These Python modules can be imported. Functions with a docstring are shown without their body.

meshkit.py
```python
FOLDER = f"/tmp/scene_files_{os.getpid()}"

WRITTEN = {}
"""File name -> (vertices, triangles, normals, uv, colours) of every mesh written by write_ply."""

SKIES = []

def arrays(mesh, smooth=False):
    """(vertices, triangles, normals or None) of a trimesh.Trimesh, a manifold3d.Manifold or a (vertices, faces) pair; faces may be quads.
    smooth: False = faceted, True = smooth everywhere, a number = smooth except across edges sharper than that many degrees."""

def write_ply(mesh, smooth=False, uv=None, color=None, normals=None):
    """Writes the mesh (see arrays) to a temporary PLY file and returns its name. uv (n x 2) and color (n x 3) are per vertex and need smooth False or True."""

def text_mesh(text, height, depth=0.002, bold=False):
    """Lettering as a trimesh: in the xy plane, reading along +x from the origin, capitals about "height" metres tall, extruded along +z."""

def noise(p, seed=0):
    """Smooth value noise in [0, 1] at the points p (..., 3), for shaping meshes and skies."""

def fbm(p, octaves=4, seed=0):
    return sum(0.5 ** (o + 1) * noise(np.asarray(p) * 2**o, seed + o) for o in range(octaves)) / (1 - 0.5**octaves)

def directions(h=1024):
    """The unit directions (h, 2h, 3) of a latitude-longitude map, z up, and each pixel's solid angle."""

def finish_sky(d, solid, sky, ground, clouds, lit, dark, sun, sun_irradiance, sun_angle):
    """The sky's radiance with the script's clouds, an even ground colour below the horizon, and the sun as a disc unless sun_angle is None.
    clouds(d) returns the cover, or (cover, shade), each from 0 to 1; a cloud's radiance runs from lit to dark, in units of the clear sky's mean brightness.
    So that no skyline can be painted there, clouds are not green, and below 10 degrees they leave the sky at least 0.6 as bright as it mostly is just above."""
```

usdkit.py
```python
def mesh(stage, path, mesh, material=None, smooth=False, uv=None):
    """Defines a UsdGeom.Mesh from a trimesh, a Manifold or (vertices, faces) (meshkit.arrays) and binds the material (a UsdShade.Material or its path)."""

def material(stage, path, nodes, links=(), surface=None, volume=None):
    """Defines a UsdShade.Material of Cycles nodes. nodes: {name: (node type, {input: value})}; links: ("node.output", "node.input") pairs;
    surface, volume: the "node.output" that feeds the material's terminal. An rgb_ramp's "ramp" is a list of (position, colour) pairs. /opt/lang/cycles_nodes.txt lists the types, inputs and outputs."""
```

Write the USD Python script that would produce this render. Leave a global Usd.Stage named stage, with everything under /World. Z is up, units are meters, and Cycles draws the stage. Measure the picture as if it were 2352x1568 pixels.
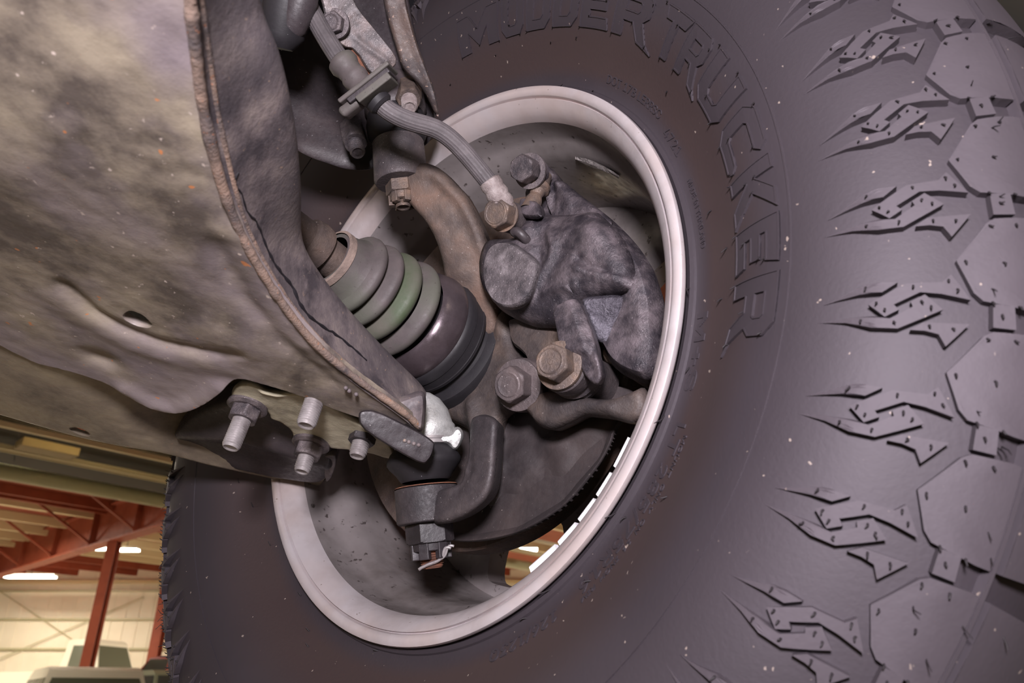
import math, random
import numpy as np, trimesh, shapely
import shapely.geometry as sg
from shapely import affinity
from scipy.interpolate import CubicSpline, RBFInterpolator, splprep, splev
from scipy.spatial import Delaunay, cKDTree
import manifold3d as m3
import usdkit, meshkit
from pxr import Usd, UsdGeom, UsdLux, UsdShade, Gf, Sdf, Vt

stage = Usd.Stage.CreateInMemory()
UsdGeom.SetStageUpAxis(stage, 'Z'); UsdGeom.SetStageMetersPerUnit(stage, 1.0)
UsdGeom.Xform.Define(stage, '/World'); UsdGeom.Scope.Define(stage, '/World/Looks')
random.seed(7); RNG = np.random.default_rng(7)

# ---------------------------------------------------------------- camera, light, exposure
EYE = np.array([0, 0, 1.14]); F = 1714.0; PITCH = math.atan2(816, F)
FSTOP, FOCUS = 8.0, 0.54
EXPOSURE = 0.0
right = np.array([1, 0, 0.]); fwd = np.array([0, math.cos(PITCH), math.sin(PITCH)]); upc = np.array([0, -math.sin(PITCH), math.cos(PITCH)])
cam = UsdGeom.Camera.Define(stage, '/World/camera')
M = Gf.Matrix4d(1); M.SetRow(0, Gf.Vec4d(*right, 0)); M.SetRow(1, Gf.Vec4d(*upc, 0)); M.SetRow(2, Gf.Vec4d(*(-fwd), 0)); M.SetRow(3, Gf.Vec4d(*EYE, 1))
cam.AddTransformOp().Set(M)
cam.CreateFocalLengthAttr(17.0); cam.CreateHorizontalApertureAttr(17.0 * 2352 / F); cam.CreateVerticalApertureAttr(17.0 * 1568 / F)
cam.CreateClippingRangeAttr(Gf.Vec2f(0.02, 200)); cam.CreateFStopAttr(FSTOP); cam.CreateFocusDistanceAttr(FOCUS); cam.CreateExposureAttr(EXPOSURE)

dome = UsdLux.DomeLight.Define(stage, '/World/shop_daylight')
dome.CreateIntensityAttr(0.02); dome.CreateColorAttr(Gf.Vec3f(1.0, 0.90, 0.78))
def flash(name, pos, radius, power, colour, aim):
    l = UsdLux.DiskLight.Define(stage, '/World/' + name)
    z = pos - aim; z = z / np.linalg.norm(z); x = np.cross([0, 0, 1.0], z); x /= np.linalg.norm(x); y = np.cross(z, x)
    m = Gf.Matrix4d(1)
    for i, v in enumerate((x, y, z)): m.SetRow(i, Gf.Vec4d(*v, 0))
    m.SetRow(3, Gf.Vec4d(*pos, 1)); l.AddTransformOp().Set(m)
    l.CreateRadiusAttr(radius); l.CreateIntensityAttr(power); l.CreateColorAttr(Gf.Vec3f(*colour))
    return l
# the photographer's flash, held a little above the lens
flash('camera_flash', EYE - 0.02 * right + 0.22 * upc - 0.14 * fwd, 0.05, 370.0, (1.0, 0.932, 1.0), EYE + 0.06 * right + 0.06 * upc + 0.5 * fwd)

# ---------------------------------------------------------------- picture geometry -> world
def ray(px, py):
    px = np.asarray(px, float); py = np.asarray(py, float)
    return ((px - 1176) / F)[..., None] * right - ((py - 784) / F)[..., None] * upc + fwd
def at(px, py, d): return EYE + ray(px, py) * np.asarray(d, float)[..., None]
C = EYE - 0.062 * right - 0.0003 * upc + 0.5809 * fwd            # centre of the wheel's inner flange
n = 0.668 * right - 0.319 * upc + 0.672 * fwd; n[2] = 0; n /= np.linalg.norm(n)   # axle, outboard
up = np.array([0, 0, 1.0]); e2 = np.cross(n, up); e2 = e2 if e2[0] > 0 else -e2      # along the vehicle, towards the viewer
def W(a, r, t):
    a = np.asarray(a, float); r = np.asarray(r, float); t = np.asarray(t, float)
    return C + a[..., None] * n + r[..., None] * (np.cos(t)[..., None] * up + np.sin(t)[..., None] * e2)
def WL(a, u, v): return C + a * n + u * e2 + v * up
def unit(v): v = np.asarray(v, float); return v / np.linalg.norm(v)
class Frame:
    """A working plane at O whose normal N looks at the viewer; uv() turns picture points of the tracing into points of the plane."""
    def __init__(s, O, N):
        s.O = np.asarray(O, float); s.N = unit(N)
        if s.N @ (EYE - s.O) < 0: s.N = -s.N
        s.U = unit(right - s.N * (right @ s.N)); s.V = np.cross(s.N, s.U)
    def hit(s, P):
        P = np.asarray(P, float); d = ray(P[..., 0], P[..., 1]); return EYE + d * (((s.O - EYE) @ s.N) / (d @ s.N))[..., None]
    def uv(s, P): X = s.hit(P) - s.O; return np.stack([X @ s.U, X @ s.V], -1)
    def xyz(s, uv, h=0.0): return s.O + uv[..., 0:1] * s.U + uv[..., 1:2] * s.V + np.asarray(h, float)[..., None] * s.N
def axial(a): return Frame(C + a * n, -n)
CROPS = {1: (0, 0, 2.8), 2: (0, 500, 2.8), 3: (560, 0, 3.7333), 4: (650, 400, 2.8), 5: (1050, 340, 3.92), 6: (1050, 640, 3.92), 7: (480, 840, 3.1354), 8: (0, 920, 2.42)}
def k(c, L):
    x, y, s = CROPS[c]; return np.array(L, float) / s + [x, y]

# ---------------------------------------------------------------- scene writing
USED = {}
def numbered(parent, name):
    i = USED.get((parent, name), 0); USED[(parent, name)] = i + 1
    return f'{parent}/{name}' if i == 0 else f'{parent}/{name}_{i:03d}'
class Thing:
    def __init__(s, name, label=None, cat=None, loc=(0, 0, 0), group=None, kind=None):
        s.path = numbered('/World', name); s.loc = np.asarray(loc, float)
        x = UsdGeom.Xform.Define(stage, s.path); x.AddTranslateOp().Set(Gf.Vec3d(*map(float, s.loc))); s.prim = x.GetPrim()
        tag(s.prim, label, cat, group, kind)
    def part(s, name, mesh, mat, label=None, smooth=35, parent=None, kind=None):
        v, f = mv(mesh)
        p = numbered(parent or s.path, name)
        m = usdkit.mesh(stage, p, (v - s.loc, f), mat, smooth=smooth)
        tag(m.GetPrim(), label, None, None, kind)
        return p
def tag(p, label=None, cat=None, group=None, kind=None):
    for key, val in (('label', label), ('category', cat), ('group', group), ('kind', kind)):
        if val: p.SetCustomDataByKey(key, val)
def solo(name, mesh, mat, label=None, cat=None, group=None, kind=None, smooth=35):
    v, f = mv(mesh); p = numbered('/World', name); m = usdkit.mesh(stage, p, (v, f), mat, smooth=smooth); tag(m.GetPrim(), label, cat, group, kind); return p
def mv(mesh):
    if hasattr(mesh, 'to_mesh'):
        q = mesh.to_mesh(); return np.array(q.vert_properties[:, :3], float), np.array(q.tri_verts, int)
    if isinstance(mesh, (tuple, list)):
        if len(mesh) == 2 and not hasattr(mesh[0], 'faces') and not (isinstance(mesh[0], tuple)):
            v, f = np.asarray(mesh[0], float), np.asarray(mesh[1], int)
            if f.shape[1] == 4: f = np.vstack([f[:, [0, 1, 2]], f[:, [0, 2, 3]]])
            return v, f
        V, Fc, o = [], [], 0
        for q in mesh:
            v, f = mv(q); V.append(v); Fc.append(f + o); o += len(v)
        return np.vstack(V), np.vstack(Fc)
    return np.array(mesh.vertices, float), np.array(mesh.faces, int)

# ---------------------------------------------------------------- materials
def lin(c): c = np.asarray(c, float) / 255; return tuple(np.where(c <= 0.04045, c / 12.92, ((c + 0.055) / 1.055) ** 2.4))
def grime(name, base, dark, light, scale=30, speck=None, speck_amt=0.62, rough=(0.45, 0.8), metallic=0.0, bump=0.15, bscale=220, spec=0.5, stretch=None, contrast=1.0, tint=None, tscale=6, tamt=0.55, chips=None):
    """Dirty surface: two noise scales mix base / dark / light, fine specks on top, roughness and relief from noise."""
    lo, hi = 0.5 - 0.18 / contrast, 0.5 + 0.2 / contrast
    nodes = {'tc': ('texture_coordinate', {}), 'mp': ('mapping', {'scale': stretch or (1, 1, 1)}),
        'n1': ('noise_texture', {'scale': scale, 'detail': 6, 'roughness': 0.62}), 'r1': ('rgb_ramp', {'ramp': [(0, dark), (lo, dark), (0.5, base), (hi, light), (1, light)]}),
        'n2': ('noise_texture', {'scale': bscale, 'detail': 4, 'roughness': 0.7}),
        'mr': ('map_range', {'from_min': 0.3, 'from_max': 0.7, 'to_min': rough[0], 'to_max': rough[1]}),
        'bp': ('bump', {'strength': bump, 'distance': 0.002}),
        'p': ('principled_bsdf', {'metallic': metallic, 'specular_ior_level': spec})}
    links = [('tc.object', 'mp.vector'), ('mp.vector', 'n1.vector'), ('mp.vector', 'n2.vector'), ('n1.fac', 'r1.fac'), ('n2.fac', 'mr.value'), ('mr.result', 'p.roughness'), ('n2.fac', 'bp.height'), ('bp.normal', 'p.normal')]
    top = 'r1.color'
    if tint is not None:   # broad patches of a second dirt colour
        nodes['n4'] = ('noise_texture', {'scale': tscale, 'detail': 4, 'roughness': 0.6}); nodes['r4'] = ('rgb_ramp', {'ramp': [(0, (0, 0, 0)), (0.42, (0, 0, 0)), (0.60, (tamt, tamt, tamt)), (1, (tamt, tamt, tamt))]}); nodes['m4'] = ('mix', {'color2': tint})
        links += [('mp.vector', 'n4.vector'), ('n4.fac', 'r4.fac'), ('r4.color', 'm4.fac'), (top, 'm4.color1')]; top = 'm4.color'
    if chips is not None:  # sparse chips of another colour
        nodes['n5'] = ('noise_texture', {'scale': bscale * 0.9, 'detail': 2, 'roughness': 0.5}); nodes['r5'] = ('rgb_ramp', {'ramp': [(0, (0, 0, 0)), (0.735, (0, 0, 0)), (0.765, (.8, .8, .8)), (1, (1, 1, 1))]}); nodes['m5'] = ('mix', {'color2': chips})
        links += [('tc.object', 'n5.vector'), ('n5.fac', 'r5.fac'), ('r5.color', 'm5.fac'), (top, 'm5.color1')]; top = 'm5.color'
    if speck is not None:
        nodes['n3'] = ('noise_texture', {'scale': bscale * 1.4, 'detail': 3, 'roughness': 0.6})
        nodes['r3'] = ('rgb_ramp', {'ramp': [(0, (0, 0, 0)), (speck_amt, (0, 0, 0)), (speck_amt + 0.06, (1, 1, 1)), (1, (1, 1, 1))]})
        nodes['mx'] = ('mix', {'color2': speck})
        links += [('mp.vector', 'n3.vector'), ('n3.fac', 'r3.fac'), ('r3.color', 'mx.fac'), (top, 'mx.color1'), ('mx.color', 'p.base_color')]
    else:
        links += [(top, 'p.base_color')]
    return usdkit.material(stage, '/World/Looks/' + name, nodes, links, surface='p.BSDF')
def plain(name, col, rough=0.5, metallic=0.0, emit=None, strength=0.0):
    d = {'base_color': col, 'roughness': rough, 'metallic': metallic}
    if emit: d.update(emission_color=emit, emission_strength=strength)
    return usdkit.material(stage, '/World/Looks/' + name, {'p': ('principled_bsdf', d)}, surface='p.BSDF')

# ---------------------------------------------------------------- shape helpers
def chaikin(P, it=2, closed=True):
    P = np.asarray(P, float)
    for _ in range(it):
        Q = np.roll(P, -1, 0) if closed else P[1:]
        A = P if closed else P[:-1]
        R = np.stack([0.75 * A + 0.25 * Q, 0.25 * A + 0.75 * Q], 1).reshape(-1, 2)
        P = R if closed else np.vstack([P[:1], R, P[-1:]])
    return P
def dist_polyline(uv, L):
    L = np.asarray(L, float); best = np.full(len(uv), 9.0)
    for a, b in zip(L[:-1], L[1:]):
        d = b - a; t = np.clip(((uv - a) @ d) / max(d @ d, 1e-12), 0, 1); best = np.minimum(best, np.linalg.norm(uv - a - t[:, None] * d, axis=1))
    return best
def cast(outline, fr, thick, rnd=0.005, bumps=(), res=0.003, smooth=2, holes=(), rough=0.0, hnet=None, seed=0, view=False):
    """A cast or pressed piece: the traced outline on the plane of fr, filled with a fine net whose front is rounded at the rim and raised by the bumps, with side walls and a back at depth thick."""
    P = fr.uv(outline)
    if smooth: P = chaikin(P, smooth)
    poly = sg.Polygon(P).buffer(0)
    if poly.geom_type != 'Polygon': poly = max(poly.geoms, key=lambda g: g.area)
    for h in holes: poly = poly.difference(sg.Polygon(chaikin(fr.uv(h), 2)))
    ds = max(.0007, min(res, .55 * rnd)) if rnd > 0 else res
    loops = []
    for ring in (poly.exterior, *poly.interiors):
        m = max(8, int(ring.length / ds)); loops.append(np.array([ring.interpolate(i / m, normalized=True).coords[0] for i in range(m)]))
    B = np.vstack(loops)
    x0, y0, x1, y1 = poly.bounds
    gx, gy = np.meshgrid(np.arange(x0, x1, res), np.arange(y0, y1, res * 0.866)); gx = gx + (np.arange(len(gx))[:, None] % 2) * res / 2
    G = np.stack([gx.ravel(), gy.ravel()], 1)
    rings, rd = [], []
    for fk in ((.5, 1.0) if rnd > 0 else ()):   # rings inside the rim carry the rounding evenly
        q = poly.buffer(-fk * rnd)
        for gq in getattr(q, 'geoms', [q]):
            if gq.is_empty: continue
            for ring in (gq.exterior, *gq.interiors):
                m = max(6, int(ring.length / ds)); pts = np.array([ring.interpolate(i / m, normalized=True).coords[0] for i in range(m)]); rings.append(pts); rd.append(np.full(m, fk * rnd))
    R_ = np.vstack(rings) if rings else np.zeros((0, 2)); rd = np.concatenate(rd) if rd else np.zeros(0)
    d, _ = cKDTree(B).query(G); d2 = cKDTree(np.vstack([B, R_])).query(G)[0]
    keep = shapely.contains_xy(poly, G[:, 0], G[:, 1]) & (d > rnd + .3 * ds) & (d2 > .62 * ds); G = G[keep]; dg = d[keep]
    uv = np.vstack([B, R_, G]); dist = np.r_[np.zeros(len(B)), rd, dg]
    tri = Delaunay(uv).simplices; cen = uv[tri].mean(1); tri = tri[shapely.contains_xy(poly, cen[:, 0], cen[:, 1])]
    cr = np.cross(uv[tri[:, 1]] - uv[tri[:, 0]], uv[tri[:, 2]] - uv[tri[:, 0]]); tri[cr < 0] = tri[cr < 0][:, ::-1]
    h = height(uv, fr, bumps, hnet)
    if rough: h = h + rough * (meshkit.fbm(np.c_[uv * 130, np.full(len(uv), seed)], 3, seed) - 0.5) * 2
    if rnd > 0: h = h - rnd * (1 - np.sqrt(np.clip(1 - (1 - np.minimum(dist / rnd, 1)) ** 2, 0, 1)))
    X = fr.xyz(uv, h)
    if hnet is not None:   # the net's depths are met along the tracing rays, so that the traced outline keeps its place
        X0 = fr.xyz(uv, np.zeros(len(uv))) - EYE; X = EYE + X0 * (((fr.O + 0 * fr.N - EYE) @ fr.N + h) / (X0 @ fr.N))[:, None]
    V = [X]; Fc = [tri]; o = len(uv); start = 0
    V.append(X[:len(B)] + (unit(unit(X[:len(B)].mean(0) - EYE) * .8 - fr.N * .2) if view else -fr.N) * thick)
    for L in loops:
        i = np.arange(len(L)); j = (i + 1) % len(L); a, b = start + i, start + j
        q = np.stack([a, b, o + b, o + a], 1)
        area = np.sum(L[:, 0] * np.roll(L[:, 1], -1) - np.roll(L[:, 0], -1) * L[:, 1])
        # exterior must wind so that faces look outwards
        if L is loops[0]: q = q if area < 0 else q[:, ::-1]
        else: q = q if area > 0 else q[:, ::-1]
        Fc += [q[:, [0, 1, 2]], q[:, [0, 2, 3]]]; start += len(L)
    if len(loops) == 1:
        bt = Delaunay(B).simplices; c2 = B[bt].mean(1); bt = bt[shapely.contains_xy(poly, c2[:, 0], c2[:, 1])]
        c3 = np.cross(B[bt[:, 1]] - B[bt[:, 0]], B[bt[:, 2]] - B[bt[:, 0]]); bt[c3 > 0] = bt[c3 > 0][:, ::-1]
        Fc.append(bt + o)
    return np.vstack(V), np.vstack(Fc)
def height(uv, fr, bumps, hnet=None):
    h = np.zeros(len(uv))
    if hnet is not None:
        H = np.array(hnet, float); Q = fr.uv(H[:, :2]); h = RBFInterpolator(Q, H[:, 2], kernel='thin_plate_spline', smoothing=1e-6)(uv)
    for b in bumps:
        if b[0] == 'dome': _, p, w, a = b; h = h + a * np.exp(-((np.linalg.norm(uv - fr.uv(np.array(p, float)), axis=1) / w) ** 2))
        elif b[0] == 'ridge': _, L, w, a = b; h = h + a * np.exp(-((dist_polyline(uv, fr.uv(np.array(L, float))) / w) ** 2))
        elif b[0] == 'flat':   # plateau inside a traced polygon with a soft edge
            _, L, a, soft = b; pg = sg.Polygon(chaikin(fr.uv(np.array(L, float)), 1)).buffer(0); shapely.prepare(pg)
            dd = shapely.distance(pg.boundary, shapely.points(uv)); s = np.where(shapely.contains_xy(pg, uv[:, 0], uv[:, 1]), dd, -dd)
            t = np.clip(s / soft * 0.5 + 0.5, 0, 1); h = h + a * t * t * (3 - 2 * t)
    return h
def basis(ax):
    ax = unit(ax); a = np.cross(ax, [0, 0, 1.0]); a = a if np.linalg.norm(a) > 1e-3 else np.cross(ax, [0, 1.0, 0]); a = unit(a); return ax, a, np.cross(ax, a)
def lathe(profile, O, ax, seg=64, closed=False):
    """Profile of (distance along ax, radius) turned about the line O + t ax."""
    P = np.asarray(profile, float); ax, a, b = basis(ax); T = np.arange(seg) * 2 * math.pi / seg
    ring = np.cos(T)[:, None] * a + np.sin(T)[:, None] * b
    V = (O + P[:, 0][:, None, None] * ax + P[:, 1][:, None, None] * ring[None]).reshape(-1, 3); m = len(P)
    i, j = np.meshgrid(np.arange(m if closed else m - 1), np.arange(seg), indexing='ij'); i2 = (i + 1) % m; j2 = (j + 1) % seg
    q = np.stack([i * seg + j, i * seg + j2, i2 * seg + j2, i2 * seg + j], -1).reshape(-1, 4)
    f = np.vstack([q[:, [0, 1, 2]], q[:, [0, 2, 3]]]); return fixdir(V, f, O, ax) if closed else (V, f)
def fixdir(V, f, O, ax):
    t = trimesh.Trimesh(V, f, process=False)
    return (V, f[:, ::-1]) if t.volume < 0 else (V, f)
def spline(P, m=40):
    P = np.asarray(P, float); tck, _ = splprep(P.T, s=0, k=min(3, len(P) - 1)); return np.array(splev(np.linspace(0, 1, m), tck)).T
def sweep(path, radius, sides=14, ribs=0, rib=0.0, cap=True):
    P = np.asarray(path, float); m = len(P); R = np.broadcast_to(np.asarray(radius, float), (m,))
    t = np.gradient(P, axis=0); t /= np.linalg.norm(t, axis=1, keepdims=True)
    a = basis(t[0])[1]; A = []
    for i in range(m):
        a = unit(a - t[i] * (a @ t[i])); A.append(a)
    A = np.array(A); Bn = np.cross(t, A); T = np.arange(sides) * 2 * math.pi / sides
    rr = 1 + (rib * np.cos(ribs * T) if ribs else 0 * T)
    V = P[:, None] + R[:, None, None] * rr[None, :, None] * (np.cos(T)[None, :, None] * A[:, None] + np.sin(T)[None, :, None] * Bn[:, None])
    V = V.reshape(-1, 3); i, j = np.meshgrid(np.arange(m - 1), np.arange(sides), indexing='ij'); j2 = (j + 1) % sides
    q = np.stack([i * sides + j, i * sides + j2, (i + 1) * sides + j2, (i + 1) * sides + j], -1).reshape(-1, 4); f = [q[:, [0, 1, 2]], q[:, [0, 2, 3]]]
    if cap:
        V = np.vstack([V, P[:1], P[-1:]]); e = len(V); s = np.arange(sides); s2 = (s + 1) % sides
        f += [np.stack([np.full(sides, e - 2), s2, s], 1), np.stack([np.full(sides, e - 1), (m - 1) * sides + s, (m - 1) * sides + s2], 1)]
    return V, np.vstack(f)
def prism(sides, r, h0, h1, O, ax, cham=0.0, spin=0.0):
    """A nut or bolt head: regular prism from h0 to h1 along ax with its top rim turned off."""
    ax, a, b = basis(ax); T = np.arange(sides) * 2 * math.pi / sides + spin
    m = 48; TT = np.arange(m) * 2 * math.pi / m + spin
    # polygon radius at angle
    ph = (TT - spin + math.pi / sides) % (2 * math.pi / sides) - math.pi / sides
    # corner at T: use apothem formula
    ph = ((TT - spin) % (2 * math.pi / sides)) - math.pi / sides
    rp = r * math.cos(math.pi / sides) / np.cos(ph)
    lv = []
    ap = r * math.cos(math.pi / sides)
    sg_ = 1 if h1 > h0 else -1
    lv.append((h0, rp)); lv.append((h1 - sg_ * cham, rp if cham == 0 else np.minimum(rp, ap + (r - ap) * 1.0)))
    if cham: lv.append((h1 - sg_ * cham * 0.45, np.minimum(rp, ap + (r - ap) * 0.45))); lv.append((h1, np.full(m, ap * 0.96)))
    V = np.vstack([O + h * ax + rr[:, None] * (np.cos(TT)[:, None] * a + np.sin(TT)[:, None] * b) for h, rr in lv] + [[O + h1 * ax], [O + h0 * ax]])
    f = []
    for i in range(len(lv) - 1):
        j = np.arange(m); j2 = (j + 1) % m; q = np.stack([i * m + j, i * m + j2, (i + 1) * m + j2, (i + 1) * m + j], 1); f += [q[:, [0, 1, 2]], q[:, [0, 2, 3]]]
    j = np.arange(m); j2 = (j + 1) % m; e = len(V); l = (len(lv) - 1) * m
    f += [np.stack([l + j, l + j2, np.full(m, e - 2)], 1), np.stack([j2, j, np.full(m, e - 1)], 1)]
    f = np.vstack(f)
    return (V, f) if sg_ > 0 else (V, f[:, ::-1])
def stud(O, ax, r, L, pitch=0.0016, start=0.0, tip=0.0015, seg=28, plain_to=0.0):
    """A threaded stud: turned profile with thread ridges, a chamfered end and a dished tip."""
    P = [(start, r)]; t = max(start, plain_to)
    if plain_to > start: P.append((plain_to, r))
    while t + pitch < L - tip:
        P += [(t + 0.05 * pitch, r * 0.86), (t + 0.45 * pitch, r), (t + 0.6 * pitch, r), (t + pitch, r * 0.86)]; t += pitch
    P += [(L - tip, r * 0.93), (L, r * 0.78), (L - 0.0002, r * 0.66), (L - 0.0010, r * 0.55), (L - 0.0012, 0.0)]
    return lathe(P, O, ax, seg)
def box(c, ex, ey, ez):
    """A box with centre c and half-edge vectors."""
    c = np.asarray(c, float); s = np.array([(x, y, z) for x in (-1, 1) for y in (-1, 1) for z in (-1, 1)])
    V = c + s[:, 0:1] * ex + s[:, 1:2] * ey + s[:, 2:3] * ez
    return fixdir(V, trimesh.convex.convex_hull(V).faces if False else np.array([[0, 1, 3], [0, 3, 2], [4, 6, 7], [4, 7, 5], [0, 4, 5], [0, 5, 1], [2, 3, 7], [2, 7, 6], [0, 2, 6], [0, 6, 4], [1, 5, 7], [1, 7, 3]]), c, up)
def rbox(c, ex, ey, ez, r=0.002):
    """A box with rounded edges (hull of eight small spheres)."""
    c = np.asarray(c, float); L = [np.linalg.norm(v) for v in (ex, ey, ez)]; r = min(r, 0.49 * 2 * min(L)); s = trimesh.creation.icosphere(1, r).vertices
    P = np.vstack([c + sx * ex * (1 - r / L[0]) + sy * ey * (1 - r / L[1]) + sz * ez * (1 - r / L[2]) + s for sx in (-1, 1) for sy in (-1, 1) for sz in (-1, 1)])
    h = trimesh.convex.convex_hull(P); return np.array(h.vertices), np.array(h.faces)
def beam(p, q, w, h, upv=(0, 0, 1.0)):
    p = np.asarray(p, float); q = np.asarray(q, float); d = unit(q - p); s = unit(np.cross(d, upv)); u = np.cross(s, d); return box((p + q) / 2, d * np.linalg.norm(q - p) / 2, s * w / 2, u * h / 2)
def sheet(rows, m1=60, m2=24, thick=0.003, flip=False):
    """A pressed sheet through a net of 3-D points (rows x columns), thickened."""
    R = np.asarray(rows, float); a, b = R.shape[:2]
    u = np.linspace(0, 1, a); v = np.linspace(0, 1, b)
    cu = CubicSpline(u, R, axis=0)(np.linspace(0, 1, m1)); cv = CubicSpline(v, cu, axis=1)(np.linspace(0, 1, m2))
    N = np.cross(np.gradient(cv, axis=0), np.gradient(cv, axis=1)); N /= np.linalg.norm(N, axis=-1, keepdims=True)
    if np.sum(N * (EYE - cv)) < 0: N = -N
    V = np.vstack([cv.reshape(-1, 3), (cv - N * thick).reshape(-1, 3)]); o = m1 * m2
    i, j = np.meshgrid(np.arange(m1 - 1), np.arange(m2 - 1), indexing='ij'); q = np.stack([i * m2 + j, (i + 1) * m2 + j, (i + 1) * m2 + j + 1, i * m2 + j + 1], -1).reshape(-1, 4)
    f = np.vstack([q[:, [0, 1, 2]], q[:, [0, 2, 3]]]); t = np.cross(V[f[0, 1]] - V[f[0, 0]], V[f[0, 2]] - V[f[0, 0]])
    if t @ N.reshape(-1, 3)[f[0, 0]] < 0: f = f[:, ::-1]
    loop = np.r_[np.arange(m2), np.arange(1, m1) * m2 + m2 - 1, (m1 - 1) * m2 + np.arange(m2 - 2, -1, -1), np.arange(m1 - 2, 0, -1) * m2]
    l2 = np.roll(loop, -1); e = np.vstack([np.stack([loop, l2, o + l2], 1), np.stack([loop, o + l2, o + loop], 1)])
    return V, np.vstack([f, f[:, ::-1] + o, e])
# ================================================================ the workshop far behind
def hit_z(px, py, z):
    d = ray(np.array(px, float), np.array(py, float)); return EYE + d * ((z - EYE[2]) / d[..., 2])[..., None]
def hit_y(px, py, y):
    d = ray(np.array(px, float), np.array(py, float)); return EYE + d * ((y - EYE[1]) / d[..., 1])[..., None]
WALLM = grime('wall_cladding', lin((226, 218, 198)), lin((220, 211, 190)), lin((232, 224, 206)), 0.6, rough=(0.6, 0.75), bump=0.02, bscale=6)
DECK = grime('ceiling_deck', lin((132, 60, 36)), lin((120, 52, 30)), lin((142, 66, 42)), 0.8, rough=(0.7, 0.9), bump=0.03, bscale=8)
REDST = grime('red_oxide_steel', lin((142, 66, 42)), lin((128, 56, 34)), lin((152, 74, 48)), 2.0, rough=(0.5, 0.7), bump=0.02, bscale=10)
CREAM = plain('cream_steel', lin((214, 200, 160)), 0.5)
GALV = plain('pale_green_pipe', lin((176, 172, 138)), 0.4)
DARK = plain('dark_door_panel', lin((44, 38, 30)), 0.7)
FLOOR = grime('floor_concrete', lin((196, 188, 172)), lin((178, 170, 154)), lin((206, 198, 184)), 0.7, rough=(0.4, 0.6), bump=0.05, bscale=8)
LAMPM = plain('fluorescent_tube', (1, 1, 1), 0.5, emit=(1.0, 0.93, 0.78), strength=14.0)
LAMPB = plain('lamp_housing', lin((230, 226, 214)), 0.5)
KB = 1.36                       # the shop's size about the viewer
def ZS(z): return EYE[2] + (z - EYE[2]) * KB
ZC, YW = ZS(4.42), 22.0 * KB
solo('floor', box((0, 12, -0.05), np.array([34., 0, 0]), np.array([0, 22., 0]), np.array([0, 0, .05])), FLOOR, 'grey concrete workshop floor under the parked vehicles', 'floor', kind='structure')
ceil = Thing('ceiling', 'red brown roof deck with pale purlins running across it', 'ceiling', (0, 10, ZC), kind='structure')
ceil.part('roof_deck', box((2, 14, ZC + 0.05), np.array([36., 0, 0]), np.array([0, 18., 0]), np.array([0, 0, .05])), DECK)
def through(px, py, z, t0, t1): p = hit_z(px, py, z); return p + n * t0, p + n * t1
for px, py, w in ((0, 1120, .05), (0, 1131, .05), (0, 1147, .10), (0, 1181, .085), (0, 1205, .08), (0, 1226, .07), (0, 1243, .065), (0, 1262, .06), (0, 1280, .06), (0, 1296, .05), (0, 1309, .05)):
    a, b = through(px, py, ZC - 0.12, -12, 30); ceil.part('purlin', beam(a, b, w * KB, 0.23), CREAM if w > .0605 else REDST, 'pale roof purlin' if w > .0605 else None)
for px, py in ((200, 900), (200, 800), (1250, 1200), (1250, 1260), (1290, 1180)):
    a, b = through(px, py, ZC - 0.12, -14, 30); ceil.part('purlin', beam(a, b, .11, .23), CREAM)
wl = Thing('wall_far', 'cream metal cladding end wall with horizontal girts', 'wall', (0, YW, 0), kind='structure')
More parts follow.
